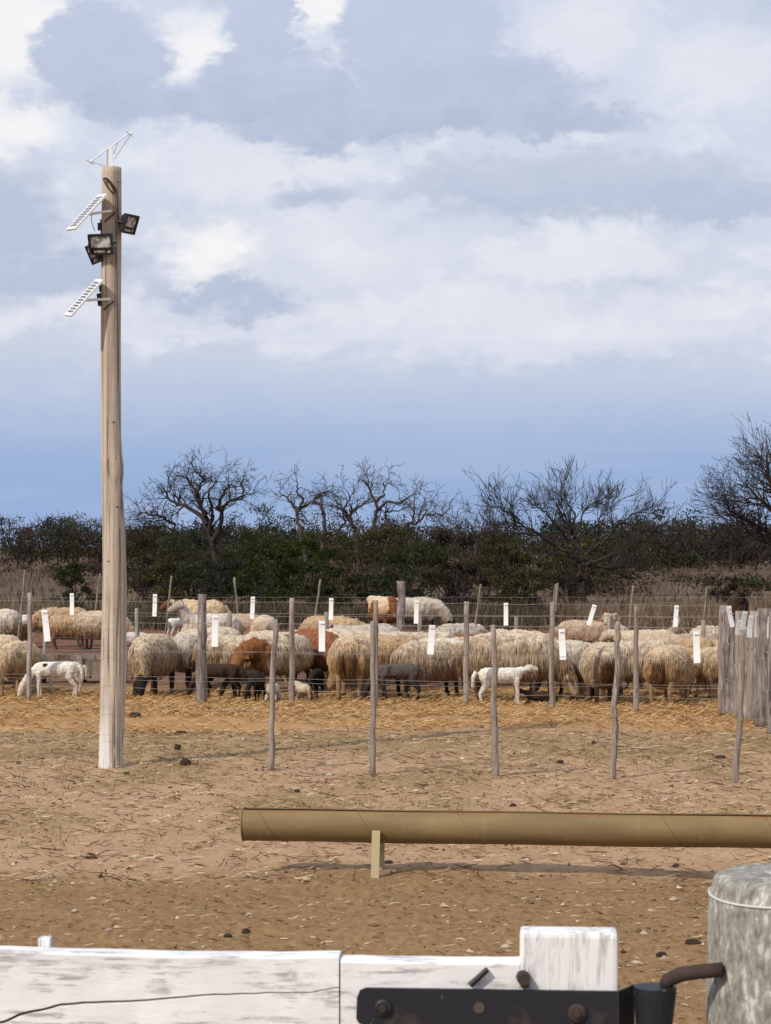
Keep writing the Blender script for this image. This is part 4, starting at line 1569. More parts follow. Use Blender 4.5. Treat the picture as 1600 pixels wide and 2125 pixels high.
# --- second row: mostly backs
sheep(548, 29.75, 2, 'cream', 'graze', label='cream back just left above the brown headed sheep', locks=160)
sheep(622, 30.5, 8, 'pink', 'graze', label='pinkish cream back behind the second corral post', locks=160)
sheep(722, 30.1, 352, 'pink', 'graze', label='pinkish brown back above the rear view sheep', locks=160)
sheep(735, 31.3, 4, 'tan', 'graze', size=.95, label='tan back in second line left of the second thin post', locks=160)
sheep(835, 30.0, 14, 'cream', 'stand', label='cream sheep with level head turned right, centre second line', locks=160)
sheep(918, 29.2, 16, 'greywhite', 'graze', label='white back below the fourth large strip', locks=160)
sheep(1078, 29.3, 2, 'cream', 'graze', label='cream back right above the largest sheep', locks=160)
sheep(1010, 30.6, 175, 'cream', 'stand', size=.95, label='cream sheep with pale head near the top of the third thin post', locks=160)
sheep(1182, 28.9, 178, 'cream', 'graze', size=.95, label='pale back left behind the soiled rear view sheep', locks=160)
sheep(1262, 28.6, 185, 'pink', 'graze', size=.95, label='pinkish back directly behind the fourth thin post', locks=160)
sheep(1368, 29.0, 180, 'pink', 'graze', size=.94, label='pinkish grey back left of the rightmost large strip', locks=160)
sheep(1470, 29.4, 175, 'tan', 'graze', size=.95, label='tan back left of the post row in the second line', locks=160)
# --- third row
sheep(436, 36.6, 172, 'greywhite', 'up', size=1.0, label='grey cream sheep behind the thick corral post, head raised', locks=160)
sheep(272, 34.5, 5, 'whitegrey', 'graze', True, .95, 'pale young sheep peeping out right of the pole', 200)
sheep(497, 37.6, 182, 'pink', 'graze', size=.95, label='grey brown back left of the small strip by the second corral post', locks=160)
sheep(549, 37.0, 92, 'cream', 'graze', size=1.0, label='round cream rump below the small strip near the leftmost thin post', locks=160)
sheep(690, 34.8, 0, 'tan', 'graze', label='tan back right of the low inner post at centre left', locks=160)
sheep(772, 33.4, 188, 'grey', 'stand', size=.9, label='grey sheep with black face in the third line at centre', locks=160)
sheep(955, 34.6, 2, 'grey', 'graze', size=1.0, label='long grey tan back behind the third corral post', locks=160)
sheep(978, 32.9, 182, 'redbrown', 'graze', size=.86, label='red brown back right of the third corral post', locks=160)
sheep(1208, 36.4, 4, 'pink', 'graze', size=1.02, label='greyish pink back under the tilted small strip', locks=160)
sheep(1246, 38.0, 100, 'redbrown', 'graze', size=.86, label='dark red brown sheep right of the tilted small strip', locks=160)
sheep(1277, 33.6, 286, 'cream', 'up', size=.92, label='cream sheep with horns looking over, above the fourth thin post', locks=160, horns=True)
sheep(1345, 31.6, 184, 'cream', 'stand', size=.98, label='cream sheep with head to the left, right of the fourth thin post', locks=160)
sheep(1302, 32.8, 188, 'redbrown', 'stand', size=.84, label='dark red sheep with pale neighbours behind the fourth corral post', locks=160)
sheep(1403, 35.4, 276, 'pink', 'up', size=.84, label='pale sheep with raised head under the rightmost small strip', locks=160)
sheep(1442, 32.8, 182, 'pink', 'graze', size=.92, label='tan pink back behind the rightmost large strip', locks=160)
sheep(1476, 35.0, 2, 'cream', 'graze', size=.98, label='cream back left of the post row, farthest of its line', locks=160)
# --- left background
sheep(12, 40.6, 112, 'greywhite', 'graze', label='whitish sheep standing at the far left behind the flock', locks=575)
sheep(46, 42.2, 20, 'white', 'graze', True, 1.0, 'white young sheep next to the whitish one at the far left', 0)
sheep(128, 41.0, 192, 'tan', 'graze', size=1.02, label='tan cream sheep behind the tilted strip on the left', locks=690)
sheep(150, 39.9, 350, 'tan', 'graze', size=.86, label='low tan sheep grazing to the right, left of the pole', locks=575)
sheep(206, 39.2, 12, 'cream', 'graze', size=.98, label='cream sheep partly hidden by the left side of the pole', locks=575)
sheep(38, 35.2, 95, 'cream', 'graze', True, .62, 'small cream lamb behind the plank trough at the left', 100)
# --- farthest animals
sheep(366, 43.8, 62, 'white', 'stand', True, .80, 'white lamb seen from behind above the black faced sheep', 0)
sheep(416, 45.4, 188, 'patch', 'stand', size=1.08, label='brown and cream patched sheep behind the thick corral post, farthest line', locks=0)
sheep(797, 46.3, 112, 'patch', 'stand', size=1.14, label='cream sheep with red brown patches standing in the farthest line at centre', locks=0)
sheep(866, 47.0, 352, 'grey', 'graze', size=1.10, label='pale sheep with dark face lowered, farthest line right of the patched one', locks=575)
sheep(1532, 52, 268, 'dark', 'up', size=1.0, label='dark brown sheep beyond the post row at the right edge', locks=0)


def settle_flock():
    """turn and size the animals of the rear lines a little, then move apart any that would touch"""
    R = random.Random(5)
    for s in FLOCK:
        if 28.55 < s['d'] < 40 and not s['lamb']:
            s['head'] += R.uniform(-32, 32)
            s['size'] *= R.uniform(.86, 1.07)
        p = P(s['px'], s['d'])
        s['x'], s['y'] = p.x, p.y
    for it in range(80):
        for i, a in enumerate(FLOCK):
            for b in FLOCK[i + 1:]:
                if abs(a['x'] - b['x']) > 1.4 or abs(a['y'] - b['y']) > 1.4:
                    continue
                for u in (-.32, 0, .28, .52):
                    for v in (-.32, 0, .28, .52):
                        sa, sb = a['size'] * (.8 if a['lamb'] else 1), b['size'] * (.8 if b['lamb'] else 1)
                        ax, ay = a['x'] + math.cos(rad(a['head'])) * u * sa, a['y'] + math.sin(rad(a['head'])) * u * sa
                        bx, by = b['x'] + math.cos(rad(b['head'])) * v * sb, b['y'] + math.sin(rad(b['head'])) * v * sb
                        ra = (.12 if u > .4 else .24) * sa * (.62 if a['lamb'] else 1)
                        rb = (.12 if v > .4 else .24) * sb * (.62 if b['lamb'] else 1)
                        dx_, dy_ = bx - ax, by - ay
                        dd = math.hypot(dx_, dy_)
                        if dd < ra + rb:
                            k = (ra + rb - dd) * .5
                            far, sg = (a, -1) if a['y'] > b['y'] else (b, 1)
                            far['y'] += abs(k) * .9
                            far['x'] += sg * k * .25 * (1 if dx_ > 0 else -1)


def build_flock():
    settle_flock()
    temps = []
    for i, s in enumerate(FLOCK):
        r = random.Random(100 + i)
        ch = skeleton(s['pose'], s['lamb'], r, s['long'])
        s['chains'] = ch
        m = MB()
        for tg, c in ch:
            v, f = loft_oriented(c, 14)
            m.raw(v, f)
        if s['horns']:
            for sd in (-1, 1):
                m.tube([(.48, sd * .05, .90), (.45, sd * .09, .925), (.41, sd * .12, .89), (.43, sd * .145, .83), (.49, sd * .14, .81)], [.034, .032, .028, .022, .012], 8)
        me = mesh('tmp', m.v, m.f)
        o = obj('tmp', me)
        md = o.modifiers.new('r', 'REMESH')
        md.mode = 'VOXEL'
        md.voxel_size = .0155 if s['d'] < 28 else .02
        sm = o.modifiers.new('s', 'SMOOTH')
        sm.factor = .5
        sm.iterations = 3
        temps.append(o)
    dg = bpy.context.evaluated_depsgraph_get()
    dg.update()
    for i, s in enumerate(FLOCK):
        r = np.random.default_rng(500 + i)
        ev = temps[i].evaluated_get(dg)
        me = bpy.data.meshes.new_from_object(ev)
        nv = len(me.vertices)
        co = np.empty(nv * 3)
        me.vertices.foreach_get('co', co)
        co = co.reshape(-1, 3)
        no = np.empty(nv * 3)
        me.vertices.foreach_get('normal', no)
        no = no.reshape(-1, 3)
        # nearest chain gives the region
        best = np.full(nv, 9.0)
        reg = np.zeros(nv, int)
        names = ['wool', 'neck', 'face', 'ear', 'tail', 'legwool', 'leg']
        for tg, c in s['chains']:
            c = np.array(c)
            for k in range(len(c) - 1):
                a, b = c[k, :3], c[k + 1, :3]
                ab = b - a
                t = np.clip(((co - a) @ ab) / (ab @ ab + 1e-9), 0, 1)
                q = a + t[:, None] * ab
                rr = (c[k, 3] + c[k, 4]) / 2 * (1 - t) + (c[k + 1, 3] + c[k + 1, 4]) / 2 * t
                dd = np.linalg.norm(co - q, axis=1) - rr
                mk = dd < best
                best[mk] = dd[mk]
                reg[mk] = names.index(tg)
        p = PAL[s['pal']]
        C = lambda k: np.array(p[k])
        n1 = fbm(co * 9 + i * 7, 3)
        n2 = fbm(co * np.array([34, 34, 7]) + i * 3, 3)
        nb = vnoise(co * 3.2 + i * 5.7)
        woolly = np.isin(reg, [0, 1, 4, 5])
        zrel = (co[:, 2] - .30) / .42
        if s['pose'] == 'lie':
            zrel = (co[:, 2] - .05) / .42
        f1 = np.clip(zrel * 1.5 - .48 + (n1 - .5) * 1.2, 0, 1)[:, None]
        col = C('side') * (1 - f1) + C('top') * f1  # shading put into the wool colour: pale back, darker lower sides
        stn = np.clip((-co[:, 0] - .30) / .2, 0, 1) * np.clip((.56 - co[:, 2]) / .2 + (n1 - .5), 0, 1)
        stn = np.maximum(stn, np.clip((.36 - co[:, 2]) / .1, 0, 1) * .7) if not s['lamb'] else stn * .4  # besides the rump, the same tone goes on all low adult wool
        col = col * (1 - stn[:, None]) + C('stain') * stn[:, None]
        if 'patch' in p:
            pm = np.clip((nb - p['thr']) / .04, 0, 1)
            if p.get('neckpatch'):
                pm = np.clip((co[:, 0] - .32 + (n1 - .5) * .3) / .05, 0, 1) + pm * .8 * (co[:, 0] < .0)
                pm = np.clip(pm, 0, 1)
            pm = pm[:, None]
            col = col * (1 - pm) + C('patch') * pm
        if s['dirty'] > 0:
            dm = np.clip((-co[:, 0] - .38) / .06, 0, 1) * np.clip((.115 + (n1 - .5) * .16 - np.abs(co[:, 1])) / .05, 0, 1) * np.clip((.60 - co[:, 2]) / .1, 0, 1) * s['dirty']
            low = np.clip((.30 - co[:, 2]) / .1, 0, 1) * (co[:, 0] < 0) * s['dirty']
            dm = np.clip(np.maximum(dm, low), 0, 1)[:, None]
            col = col * (1 - dm) + np.array((.07, .028, .014)) * dm
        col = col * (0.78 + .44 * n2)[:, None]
        fm = reg == 2
        col[fm] = C('face') * (0.8 + .4 * n1[fm])[:, None]
        # wool comes down over the forehead
        if not s['lamb']:
            hd0 = np.array(s['chains'][2][1][0][:3])
            nearpoll = np.clip(1 - np.linalg.norm(co - hd0, axis=1) / .12, 0, 1)
            k = (fm & (nearpoll > .25))
            if s['pal'] not in ('brownhead',):
                col[k] = C('top') * (0.8 + .4 * n1[k])[:, None]
        if 'black lamb with' in s['label']:
            k = fm & (np.abs(co[:, 1] - s['chains'][2][1][2][1]) < .022)
            col[k] = (.6, .57, .52)
        col[reg == 3] = C('face') * .85
        lg = reg == 6
        col[lg] = C('leg') * (0.8 + .4 * n1[lg])[:, None]
        hoof = lg & (co[:, 2] < .035)
        col[hoof] = (.03, .025, .022)
        if s['spot']:
            k = (np.linalg.norm(co - np.array((.16, .12, .66)), axis=1) < .05)
            col[k] = (.03, .025, .02)
        # fleece relief
        amp = (.024 if s['lamb'] else .045)
        dsp = np.where(woolly, amp * (n2 - .5) + (.0 if s['lamb'] else .05) * (n1 - .5), 0)
        co2 = co + no * dsp[:, None]
        co2[:, 2] = np.maximum(co2[:, 2], .0)
        me.vertices.foreach_set('co', co2.ravel())
        me.materials.clear()
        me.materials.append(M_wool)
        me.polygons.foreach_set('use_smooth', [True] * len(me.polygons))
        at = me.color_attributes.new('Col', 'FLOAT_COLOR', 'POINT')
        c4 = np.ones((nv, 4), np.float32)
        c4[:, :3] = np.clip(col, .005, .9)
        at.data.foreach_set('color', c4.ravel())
        me.update()
        nm = 'lamb' if s['lamb'] else 'sheep'
        me.name = nm
        pos = Vector((s['x'], s['y'], 0))
        o = obj(nm, me, None, (pos.x, pos.y, gzp(pos.x, pos.y) - .008))
        sz = s['size'] * (.80 if s['lamb'] else 1.0)
        o.scale = (sz, sz * r.uniform(.97, 1.06), sz)
        o.rotation_euler = (0, 0, rad(s['head']))
        tag(o, s['label'], nm, 'sheep and lambs of the penned flock')
        bpy.data.objects.remove(temps[i], do_unlink=True)
        # locks of wool
        if s['locks']:
            cand = np.where(np.isin(reg, [0, 1, 4, 5]) & (co2[:, 2] > .24))[0]
            wgt = np.clip(1.15 - no[cand, 2], .12, 1.2) * np.where(reg[cand] == 1, .6, 1.0)
            ids = r.choice(cand, int(s['locks'] * 1.7), p=wgt / wgt.sum())
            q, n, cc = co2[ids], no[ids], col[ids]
            k = len(ids)
            dn = np.array([0, 0, -1.0]) + r.normal(0, .12, (k, 3))
            tdir = dn - n * np.sum(dn * n, 1)[:, None]
            ln = np.linalg.norm(tdir, axis=1)
            tdir = tdir / np.maximum(ln, .15)[:, None]
            top = n[:, 2] > .8
            if top.any():
                tdir[top] = np.stack([r.normal(0, .6, top.sum()), np.sign(q[top, 1] + 1e-6) * .8, r.normal(0, .2, top.sum())], -1)
            up01 = np.clip(n[:, 2], 0, 1)
            L = r.uniform(.04, .085, k) * s['long'] * (1 - .6 * up01)
            W = r.uniform(.006, .013, k) * (1 - .25 * up01)
            sd = np.cross(n, tdir)
            sd /= np.maximum(np.linalg.norm(sd, axis=1), 1e-6)[:, None]
            out = n * (.004 + .007 * r.uniform(0, 1, (k, 1))) * (1 - .5 * up01)[:, None]
            a = q + n * .004
            mid = q + tdir * (L * .5)[:, None] + out
            tip = q + tdir * L[:, None] + out * .8 + np.array([0, 0, -.01])
            v = np.stack([a - sd * W[:, None] * .35, a + sd * W[:, None] * .35, mid + sd * W[:, None] * .5, mid - sd * W[:, None] * .5, mid + n * .004, tip], 1).reshape(-1, 3)
            v[:, 2] = np.maximum(v[:, 2], .1)
            b = (np.arange(k) * 6).tolist()
            f = []
            for x in b:
                f += [(x, x + 1, x + 4), (x + 1, x + 2, x + 4), (x + 3, x, x + 4), (x + 2, x + 5, x + 4), (x + 5, x + 3, x + 4)]
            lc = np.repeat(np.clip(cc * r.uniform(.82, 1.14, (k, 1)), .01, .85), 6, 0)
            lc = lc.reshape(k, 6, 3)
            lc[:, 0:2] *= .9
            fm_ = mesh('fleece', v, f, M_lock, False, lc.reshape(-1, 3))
            fo = obj('fleece', fm_, o)
            fo['kind'] = 'stuff'


build_flock()


# ------------------------------------------------------------------ trees and bushes
class TreeMesh:
    def __init__(self, seed):
        self.r = random.Random(seed)
        self.trunk, self.twigs = MB(), MB()

    def limb(self, pts, r0, r1, main=True):
        """wiggly limb through points; returns resampled list"""
        out, rr = [], []
        n = len(pts) - 1
        for i in range(n):
            k = 4
            for j in range(k):
                t = j / k
                p0, p1 = pts[max(i - 1, 0)], pts[i]
                p2, p3 = pts[i + 1], pts[min(i + 2, n)]
                q = .5 * ((2 * p1) + (p2 - p0) * t + (2 * p0 - 5 * p1 + 4 * p2 - p3) * t * t + (3 * p1 - p0 - 3 * p2 + p3) * t ** 3)
                out.append(q + Vector([self.r.gauss(0, .028) for _ in range(3)]) * (0 if i + j == 0 else 1))
                rr.append(r0 + (r1 - r0) * (i + t) / n)
        out.append(pts[-1])
        rr.append(r1)
        (self.trunk if main else self.twigs).tube(out, rr, 6 if main else 4, False)
        return out, rr

    def grow(self, p, d, L, r, lvl, wig, up, spread):
        R = self.r
        n = 5 if L > .4 else 3
        pts, rr = [p], [r]
        q, dd = p.copy(), d.normalized()
        for i in range(n):
            dd = (dd + Vector([R.gauss(0, wig) for _ in range(3)]) + Vector((0, 0, up))).normalized()
            q = q + dd * (L / n)
            pts.append(q.copy())
            rr.append(max(r * (1 - .75 * (i + 1) / n), .0058))
        self.twigs.tube(pts, rr, 3, False)
        if lvl > 0:
            for k in range(R.choice((3, 3, 4, 4))):
                i = R.randint(1, n)
                side = dd.orthogonal().normalized()
                side.rotate(__import__('mathutils').Quaternion(dd, R.uniform(0, 6.28)))
                nd = (dd + side * R.uniform(.5, 1.0) * spread).normalized()
                self.grow(pts[i], nd, L * R.uniform(.5, .78), max(rr[i] * .72, .005), lvl - 1, wig, up, spread)

    def dress(self, line, rr, step, L, lvl, wig=.18, up=.05, spread=1.0, start=.3):
        R = self.r
        n = len(line)
        for i in range(int(n * start), n):
            if R.random() < step:
                t = (line[min(i + 1, n - 1)] - line[i - 1]).normalized()
                side = t.orthogonal().normalized()
                side.rotate(__import__('mathutils').Quaternion(t, R.uniform(0, 6.28)))
                nd = (t + side * R.uniform(.5, 1.1) * spread).normalized()
                self.grow(line[i], nd, L * R.uniform(.6, 1.15), max(rr[i] * .6, .009), lvl, wig, up, spread)
        t = (line[-1] - line[-2]).normalized()
        self.grow(line[-1], t, L * .8, rr[-1], lvl, wig, up, spread)


def bare_tree(seed, d, limbs, label, dress, base, mat=None, leaf=None, kx=.95, ky=.84, times=1):
    tm = TreeMesh(seed)
    R = tm.r
    b = P(base, d)
    for pts, r0, r1, dd in limbs:
        k = len(pts)
        pp = []
        for i, (x, y) in enumerate(pts):
            off = dd * (i / max(k - 1, 1))
            pp.append(Q(base + (x - base) * kx, 1200 + (y - 1200) * ky if y < 1200 else y, d + off) - b)
        line, rr = tm.limb(pp, r0, r1)
        for _ in range(times):
            tm.dress(line, rr, **dress)
    root = thing('bare_tree', label, 'tree', (b.x, b.y, 0), group='leafless trees above the thicket')
    tm.trunk.build('trunk', mat or M_bark, root, True)
    tm.twigs.build('crown', mat or M_bark, root)
    if leaf:
        cl, n, size, cols = leaf
        pts = []
        for (x, y, rx, ry) in cl:
            c = Q(x, y, d) - b
            s = d / F
            for _ in range(n):
                pts.append((c.x + R.gauss(0, rx * s * .5), c.y + R.gauss(0, rx * s * .5), c.z + R.gauss(0, ry * s * .5)))
        leaves('foliage', np.array(pts), size, cols, root)
    return root


def leaves(name, pts, size, cols, parent=None, loc=None, jit=.3):
    n = len(pts)
    a = rng.normal(0, 1, (n, 3))
    a /= np.linalg.norm(a, axis=1)[:, None]
    b = rng.normal(0, 1, (n, 3))
    b -= a * np.sum(a * b, 1)[:, None]
    b /= np.linalg.norm(b, axis=1)[:, None]
    s = size * rng.uniform(.5, 1.35, (n, 1))
    a, b = a * s, b * s * .55
    v = np.stack([pts - a, pts - a * .1 - b, pts + a, pts + a * .1 + b], 1).reshape(-1, 3)
    f = np.arange(n * 4).reshape(-1, 4)
    c = np.repeat(pick(cols, n, jit), 4, 0) if not isinstance(cols, np.ndarray) else np.repeat(cols, 4, 0)
    return obj(name, mesh(name, v, f, M_leaf, False, c), parent, loc)


DT = 76.0
gnarl = dict(step=.50, L=1.0, lvl=2, wig=.30, up=.03, spread=1.0)
fine = dict(step=.52, L=1.35, lvl=2, wig=.14, up=.06, spread=.8)
bare_tree(1, DT, [
    ([(452, 1215), (448, 1160), (436, 1100), (425, 1055), (412, 1020), (400, 985), (385, 965)], .17, .03, .6),
    ([(440, 1110), (462, 1060), (455, 1020), (468, 990), (480, 975)], .10, .025, -.8),
    ([(428, 1070), (395, 1035), (360, 1020), (338, 1000), (345, 985)], .09, .022, .9),
    ([(418, 1035), (405, 1000), (420, 965), (408, 945)], .07, .02, -.5),
    ([(455, 1030), (490, 1010), (510, 1000), (503, 975)], .06, .02, .7),
    ([(432, 1090), (440, 1040), (430, 1000), (445, 970)], .07, .02, -1.0),
    ([(375, 1130), (355, 1080), (330, 1052), (300, 1048), (283, 1042)], .07, .018, -.5),
    ([(360, 1090), (335, 1075), (300, 1078), (283, 1076)], .05, .015, .5),
], 'dark gnarled leafless tree with dense crown left of centre', dict(step=.55, L=.75, lvl=2, wig=.28, up=.02, spread=1.0), 450, M_darkbark, kx=.92, ky=.86, times=2)
bare_tree(2, DT - 1, [
    ([(640, 1200), (632, 1120), (618, 1060), (612, 1025), (598, 1005), (578, 990)], .10, .02, .5),
    ([(614, 1035), (628, 1010), (616, 985), (614, 962)], .06, .018, -.5),
    ([(668, 1200), (670, 1100), (674, 1050), (666, 1020), (650, 1010), (672, 990), (682, 985)], .09, .02, .4),
    ([(620, 1030), (640, 1015), (655, 1010)], .05, .02, -.3),
    ([(690, 1110), (705, 1080), (718, 1060), (708, 1020), (697, 1010)], .06, .018, .2),
], 'pair of thin leafless stems in the middle of the thicket', dict(step=.42, L=.75, lvl=2, wig=.32, up=.03, spread=1.0), 652)
bare_tree(3, DT - 1.5, [
    ([(742, 1200), (738, 1120), (734, 1075), (722, 1050), (735, 1030), (752, 1020), (765, 1005)], .10, .022, -.4),
    ([(765, 1110), (778, 1060), (783, 1020), (768, 985), (764, 960)], .09, .018, .4),
    ([(783, 1030), (805, 1012), (830, 1015), (850, 1005), (868, 992)], .06, .016, -.6),
    ([(783, 1010), (800, 985), (798, 962)], .05, .016, .4),
    ([(808, 1110), (808, 1070), (802, 1040), (815, 1035), (840, 1030)], .06, .018, .5),
    ([(825, 1100), (845, 1068), (872, 1062), (886, 1045), (910, 1040), (930, 1042)], .06, .014, -.5),
    ([(862, 1062), (865, 1020), (864, 1000)], .04, .012, .3),
    ([(722, 1055), (712, 1030), (722, 1005), (716, 982)], .05, .014, -.4),
], 'spreading leafless tree with open crooked branches at the centre', dict(step=.42, L=.8, lvl=2, wig=.32, up=.03, spread=1.0), 770)
bare_tree(4, DT - 2, [
    ([(1208, 1250), (1206, 1160), (1200, 1110), (1188, 1070), (1175, 1040), (1165, 1005), (1155, 975)], .12, .014, .3),
    ([(1204, 1150), (1160, 1110), (1115, 1075), (1070, 1045), (1030, 1005), (1008, 985)], .07, .014, -.8),
    ([(1203, 1145), (1232, 1110), (1262, 1085), (1290, 1040), (1320, 1010), (1345, 1000)], .075, .014, .8),
    ([(1180, 1060), (1140, 1060), (1090, 1070), (1040, 1060), (1002, 1048)], .045, .012, .6),
    ([(1172, 1080), (1145, 1040), (1120, 1000), (1100, 985)], .045, .012, -.9),
    ([(1188, 1075), (1205, 1030), (1215, 995), (1232, 975)], .045, .012, .9),
    ([(1230, 1110), (1245, 1060), (1250, 1020), (1270, 985)], .045, .012, -.6),
    ([(1265, 1085), (1310, 1065), (1350, 1050), (1382, 1045)], .045, .012, .3),
    ([(1204, 1160), (1235, 1162), (1265, 1172), (1290, 1170)], .09, .03, .2),
    ([(1210, 1160), (1250, 1145), (1285, 1125)], .08, .025, -.5),
    ([(1180, 1055), (1190, 1010), (1172, 970)], .05, .012, .5),
], 'wide vase shaped leafless tree with fine upright twigs, right of centre', dict(step=.80, L=.95, lvl=2, wig=.15, up=.06, spread=.75, start=.5), 1208, M_darkbark, kx=.86, ky=.68, times=2)
bare_tree(5, DT - 6, [
    ([(1668, 1290), (1662, 1180), (1655, 1120), (1640, 1060), (1615, 1000), (1590, 940), (1585, 900)], .20, .02, .3),
    ([(1655, 1120), (1610, 1090), (1560, 1060), (1510, 1030), (1490, 1010)], .10, .014, -.8),
    ([(1652, 1110), (1600, 1100), (1540, 1070), (1480, 1040)], .09, .012, .8),
    ([(1645, 1080), (1600, 1030), (1560, 985), (1540, 960)], .09, .012, -.5),
    ([(1640, 1065), (1625, 1000), (1600, 960), (1568, 920)], .08, .012, .5),
    ([(1655, 1125), (1600, 1115), (1560, 1100), (1530, 1090)], .07, .012, -.3),
    ([(1655, 1110), (1690, 1040), (1720, 980), (1730, 930)], .10, .012, .4),
    ([(1655, 1100), (1710, 1070), (1770, 1040), (1810, 1010)], .10, .012, -.4),
    ([(1630, 1040), (1590, 1010), (1550, 1005), (1520, 1000)], .06, .012, 1.2),
], 'dark leafless tree sweeping into the picture at the right edge', dict(step=.85, L=1.05, lvl=2, wig=.15, up=.02, spread=.8, start=.35), 1668, M_darkbark, kx=.92, ky=.80, times=2)
bare_tree(6, DT + 6, [
    ([(975, 1180), (970, 1110), (958, 1080), (950, 1062)], .05, .012, .3),
    ([(985, 1170), (990, 1110), (1000, 1085), (1010, 1070)], .05, .012, -.3),
    ([(965, 1115), (935, 1090), (918, 1072)], .04, .01, .3),
    ([(972, 1110), (972, 1080), (968, 1058)], .04, .01, -.3),
], 'low twiggy leafless shrub between the two big bare trees', dict(step=.6, L=.7, lvl=2, wig=.25, up=.05, spread=1.0), 975)

GREEN = [(.042, .050, .020), (.032, .040, .017), (.055, .062, .024), (.026, .032, .015)]
OLIVE = [(.066, .060, .026), (.052, .048, .021), (.085, .074, .032), (.038, .036, .017)]
GREYGREEN = [(.050, .056, .036), (.040, .046, .030), (.066, .072, .047), (.030, .035, .023)]
BROWN = [(.058, .042, .033), (.044, .032, .026), (.074, .054, .042), (.034, .026, .021)]
VIVID = [(.046, .062, .017), (.036, .050, .015), (.062, .078, .021), (.028, .038, .013)]


def bush(px, d, wpx, top, cols, label, seed, n=2600, size=.055, bottom=.05, grp='bushes of the thicket', thin=1.0):
    """bush: width in photo pixels, top row in the photo, standing at distance d"""
    R = np.random.default_rng(seed)
    b = P(px, d)
    H = HEYE + (HY - top) / F * d
    W = wpx / F * d
    root = thing('bush', label, 'bush', (b.x, b.y, 0), group=grp)
    st = MB()
    nc = 34
    cl = []
    for k in range(nc):
        a = R.uniform(0, 6.28)
        q = R.uniform(.15, 1) ** .6
        z = H * (bottom + (1 - bottom) * R.uniform(.08, .93))
        lim = (1 - max(z / H - .55, 0) ** 2 * 3.0) * (.75 + .5 * R.uniform())
        c = np.array([math.cos(a) * q * W / 2 * lim, math.sin(a) * q * W * .36 * lim, z])
        cl.append(c)
        if k % 3 == 0:
            p0 = Vector((R.normal(0, .12), R.normal(0, .12), -.05))
            p2 = Vector(c)
            p1 = p0.lerp(p2, .5) + Vector((R.normal(0, .1), R.normal(0, .1), .12))
            st.tube([p0, p1, p2], [.032, .02, .008], 5, False)
    st.build('stems', M_darkbark, root)
    for k in range(70):
        c = cl[R.integers(0, nc)]
        a = Vector(c) + Vector((R.normal(0, .1), R.normal(0, .1), -.1))
        dv = Vector((R.normal(0, .5), R.normal(0, .5), abs(R.normal(.6, .4)))).normalized() * R.uniform(.25, .6)
        st.tube([a, a + dv * .5 + Vector(R.normal(0, .03, 3)), a + dv], [.012, .009, .005], 3, False)
    cl = np.array(cl)
    n = int(n * 1.9)
    size *= .68
    w_ = R.uniform(.3, 1.6, nc)
    w_ /= w_.sum()
    ids = R.choice(nc, n, p=w_)
    rad_ = R.uniform(.16, .34, nc) * (H / 2.4) * 1.1
    g = R.normal(0, 1, (n, 3))
    g /= np.linalg.norm(g, axis=1)[:, None]
    g *= (R.uniform(0, 1, (n, 1)) ** .45)
    pts = cl[ids] + g * rad_[ids][:, None] * np.array([1.15, 1.0, .75])
    pts[:, 2] = np.maximum(pts[:, 2], .03)
    tone = R.uniform(.65, 1.35, nc)
    c = np.array(cols)[R.integers(0, len(cols), n)] * tone[ids][:, None] * R.uniform(.75, 1.25, (n, 1))
    leaves('foliage', pts, size, c, root)
    return root


bush(150, 62, 100, 1163, GREEN, 'low dark green bush left of the pole', 21, 1800, .05)
bush(345, 60, 85, 1152, OLIVE, 'olive yellow bush right of the pole', 22, 1800, .05)
bush(400, 72, 170, 1095, GREYGREEN, 'grey green bush under the dark gnarled tree', 23, 3200)
bush(545, 71, 190, 1092, GREEN, 'broad green bush left of the centre thicket', 24, 3600)
bush(520, 78, 150, 1032, GREYGREEN, 'tall loose grey green bush beside the dark gnarled tree', 25, 2200, .06)
bush(660, 70, 170, 1098, VIVID, 'vivid green bush at the heart of the thicket', 26, 3600)
bush(560, 66, 150, 1130, VIVID, 'bright green bush low in the thicket, left part', 27, 3000)
bush(770, 71, 150, 1090, OLIVE, 'olive green bush under the spreading leafless tree', 28, 3200)
bush(850, 70, 170, 1092, GREEN, 'dark green bush right of the thicket centre', 29, 3400)
bush(935, 73, 130, 1098, BROWN, 'brownish bush between the thicket and the yellowish one', 30, 2800)
bush(1065, 66, 170, 1108, OLIVE, 'yellowish olive bush left of the vase shaped tree', 31, 3600)
bush(690, 63, 180, 1165, GREEN, 'low dark bush in front of the thicket centre', 32, 2600)
bush(815, 63, 170, 1160, GREYGREEN, 'low grey green bush in front of the thicket, right of centre', 33, 2600)
bush(460, 63, 150, 1160, GREYGREEN, 'low grey green bush in front of the thicket, left part', 34, 2400)
bush(960, 64, 130, 1165, BROWN, 'low brown bush behind the rear fence, right of centre', 35, 2200)
bush(1180, 70, 130, 1140, BROWN, 'brown twiggy bush at the foot of the vase shaped tree', 36, 1800)
bush(300, 78, 120, 1085, BROWN, 'brown bush right behind the pole', 37, 2600)
bush(1105, 62, 120, 1180, OLIVE, 'low olive bush behind the small strip right of centre', 38, 1500)
bush(1500, 74, 70, 1185, BROWN, 'thin brown bush standing alone before the brown field', 39, 900)


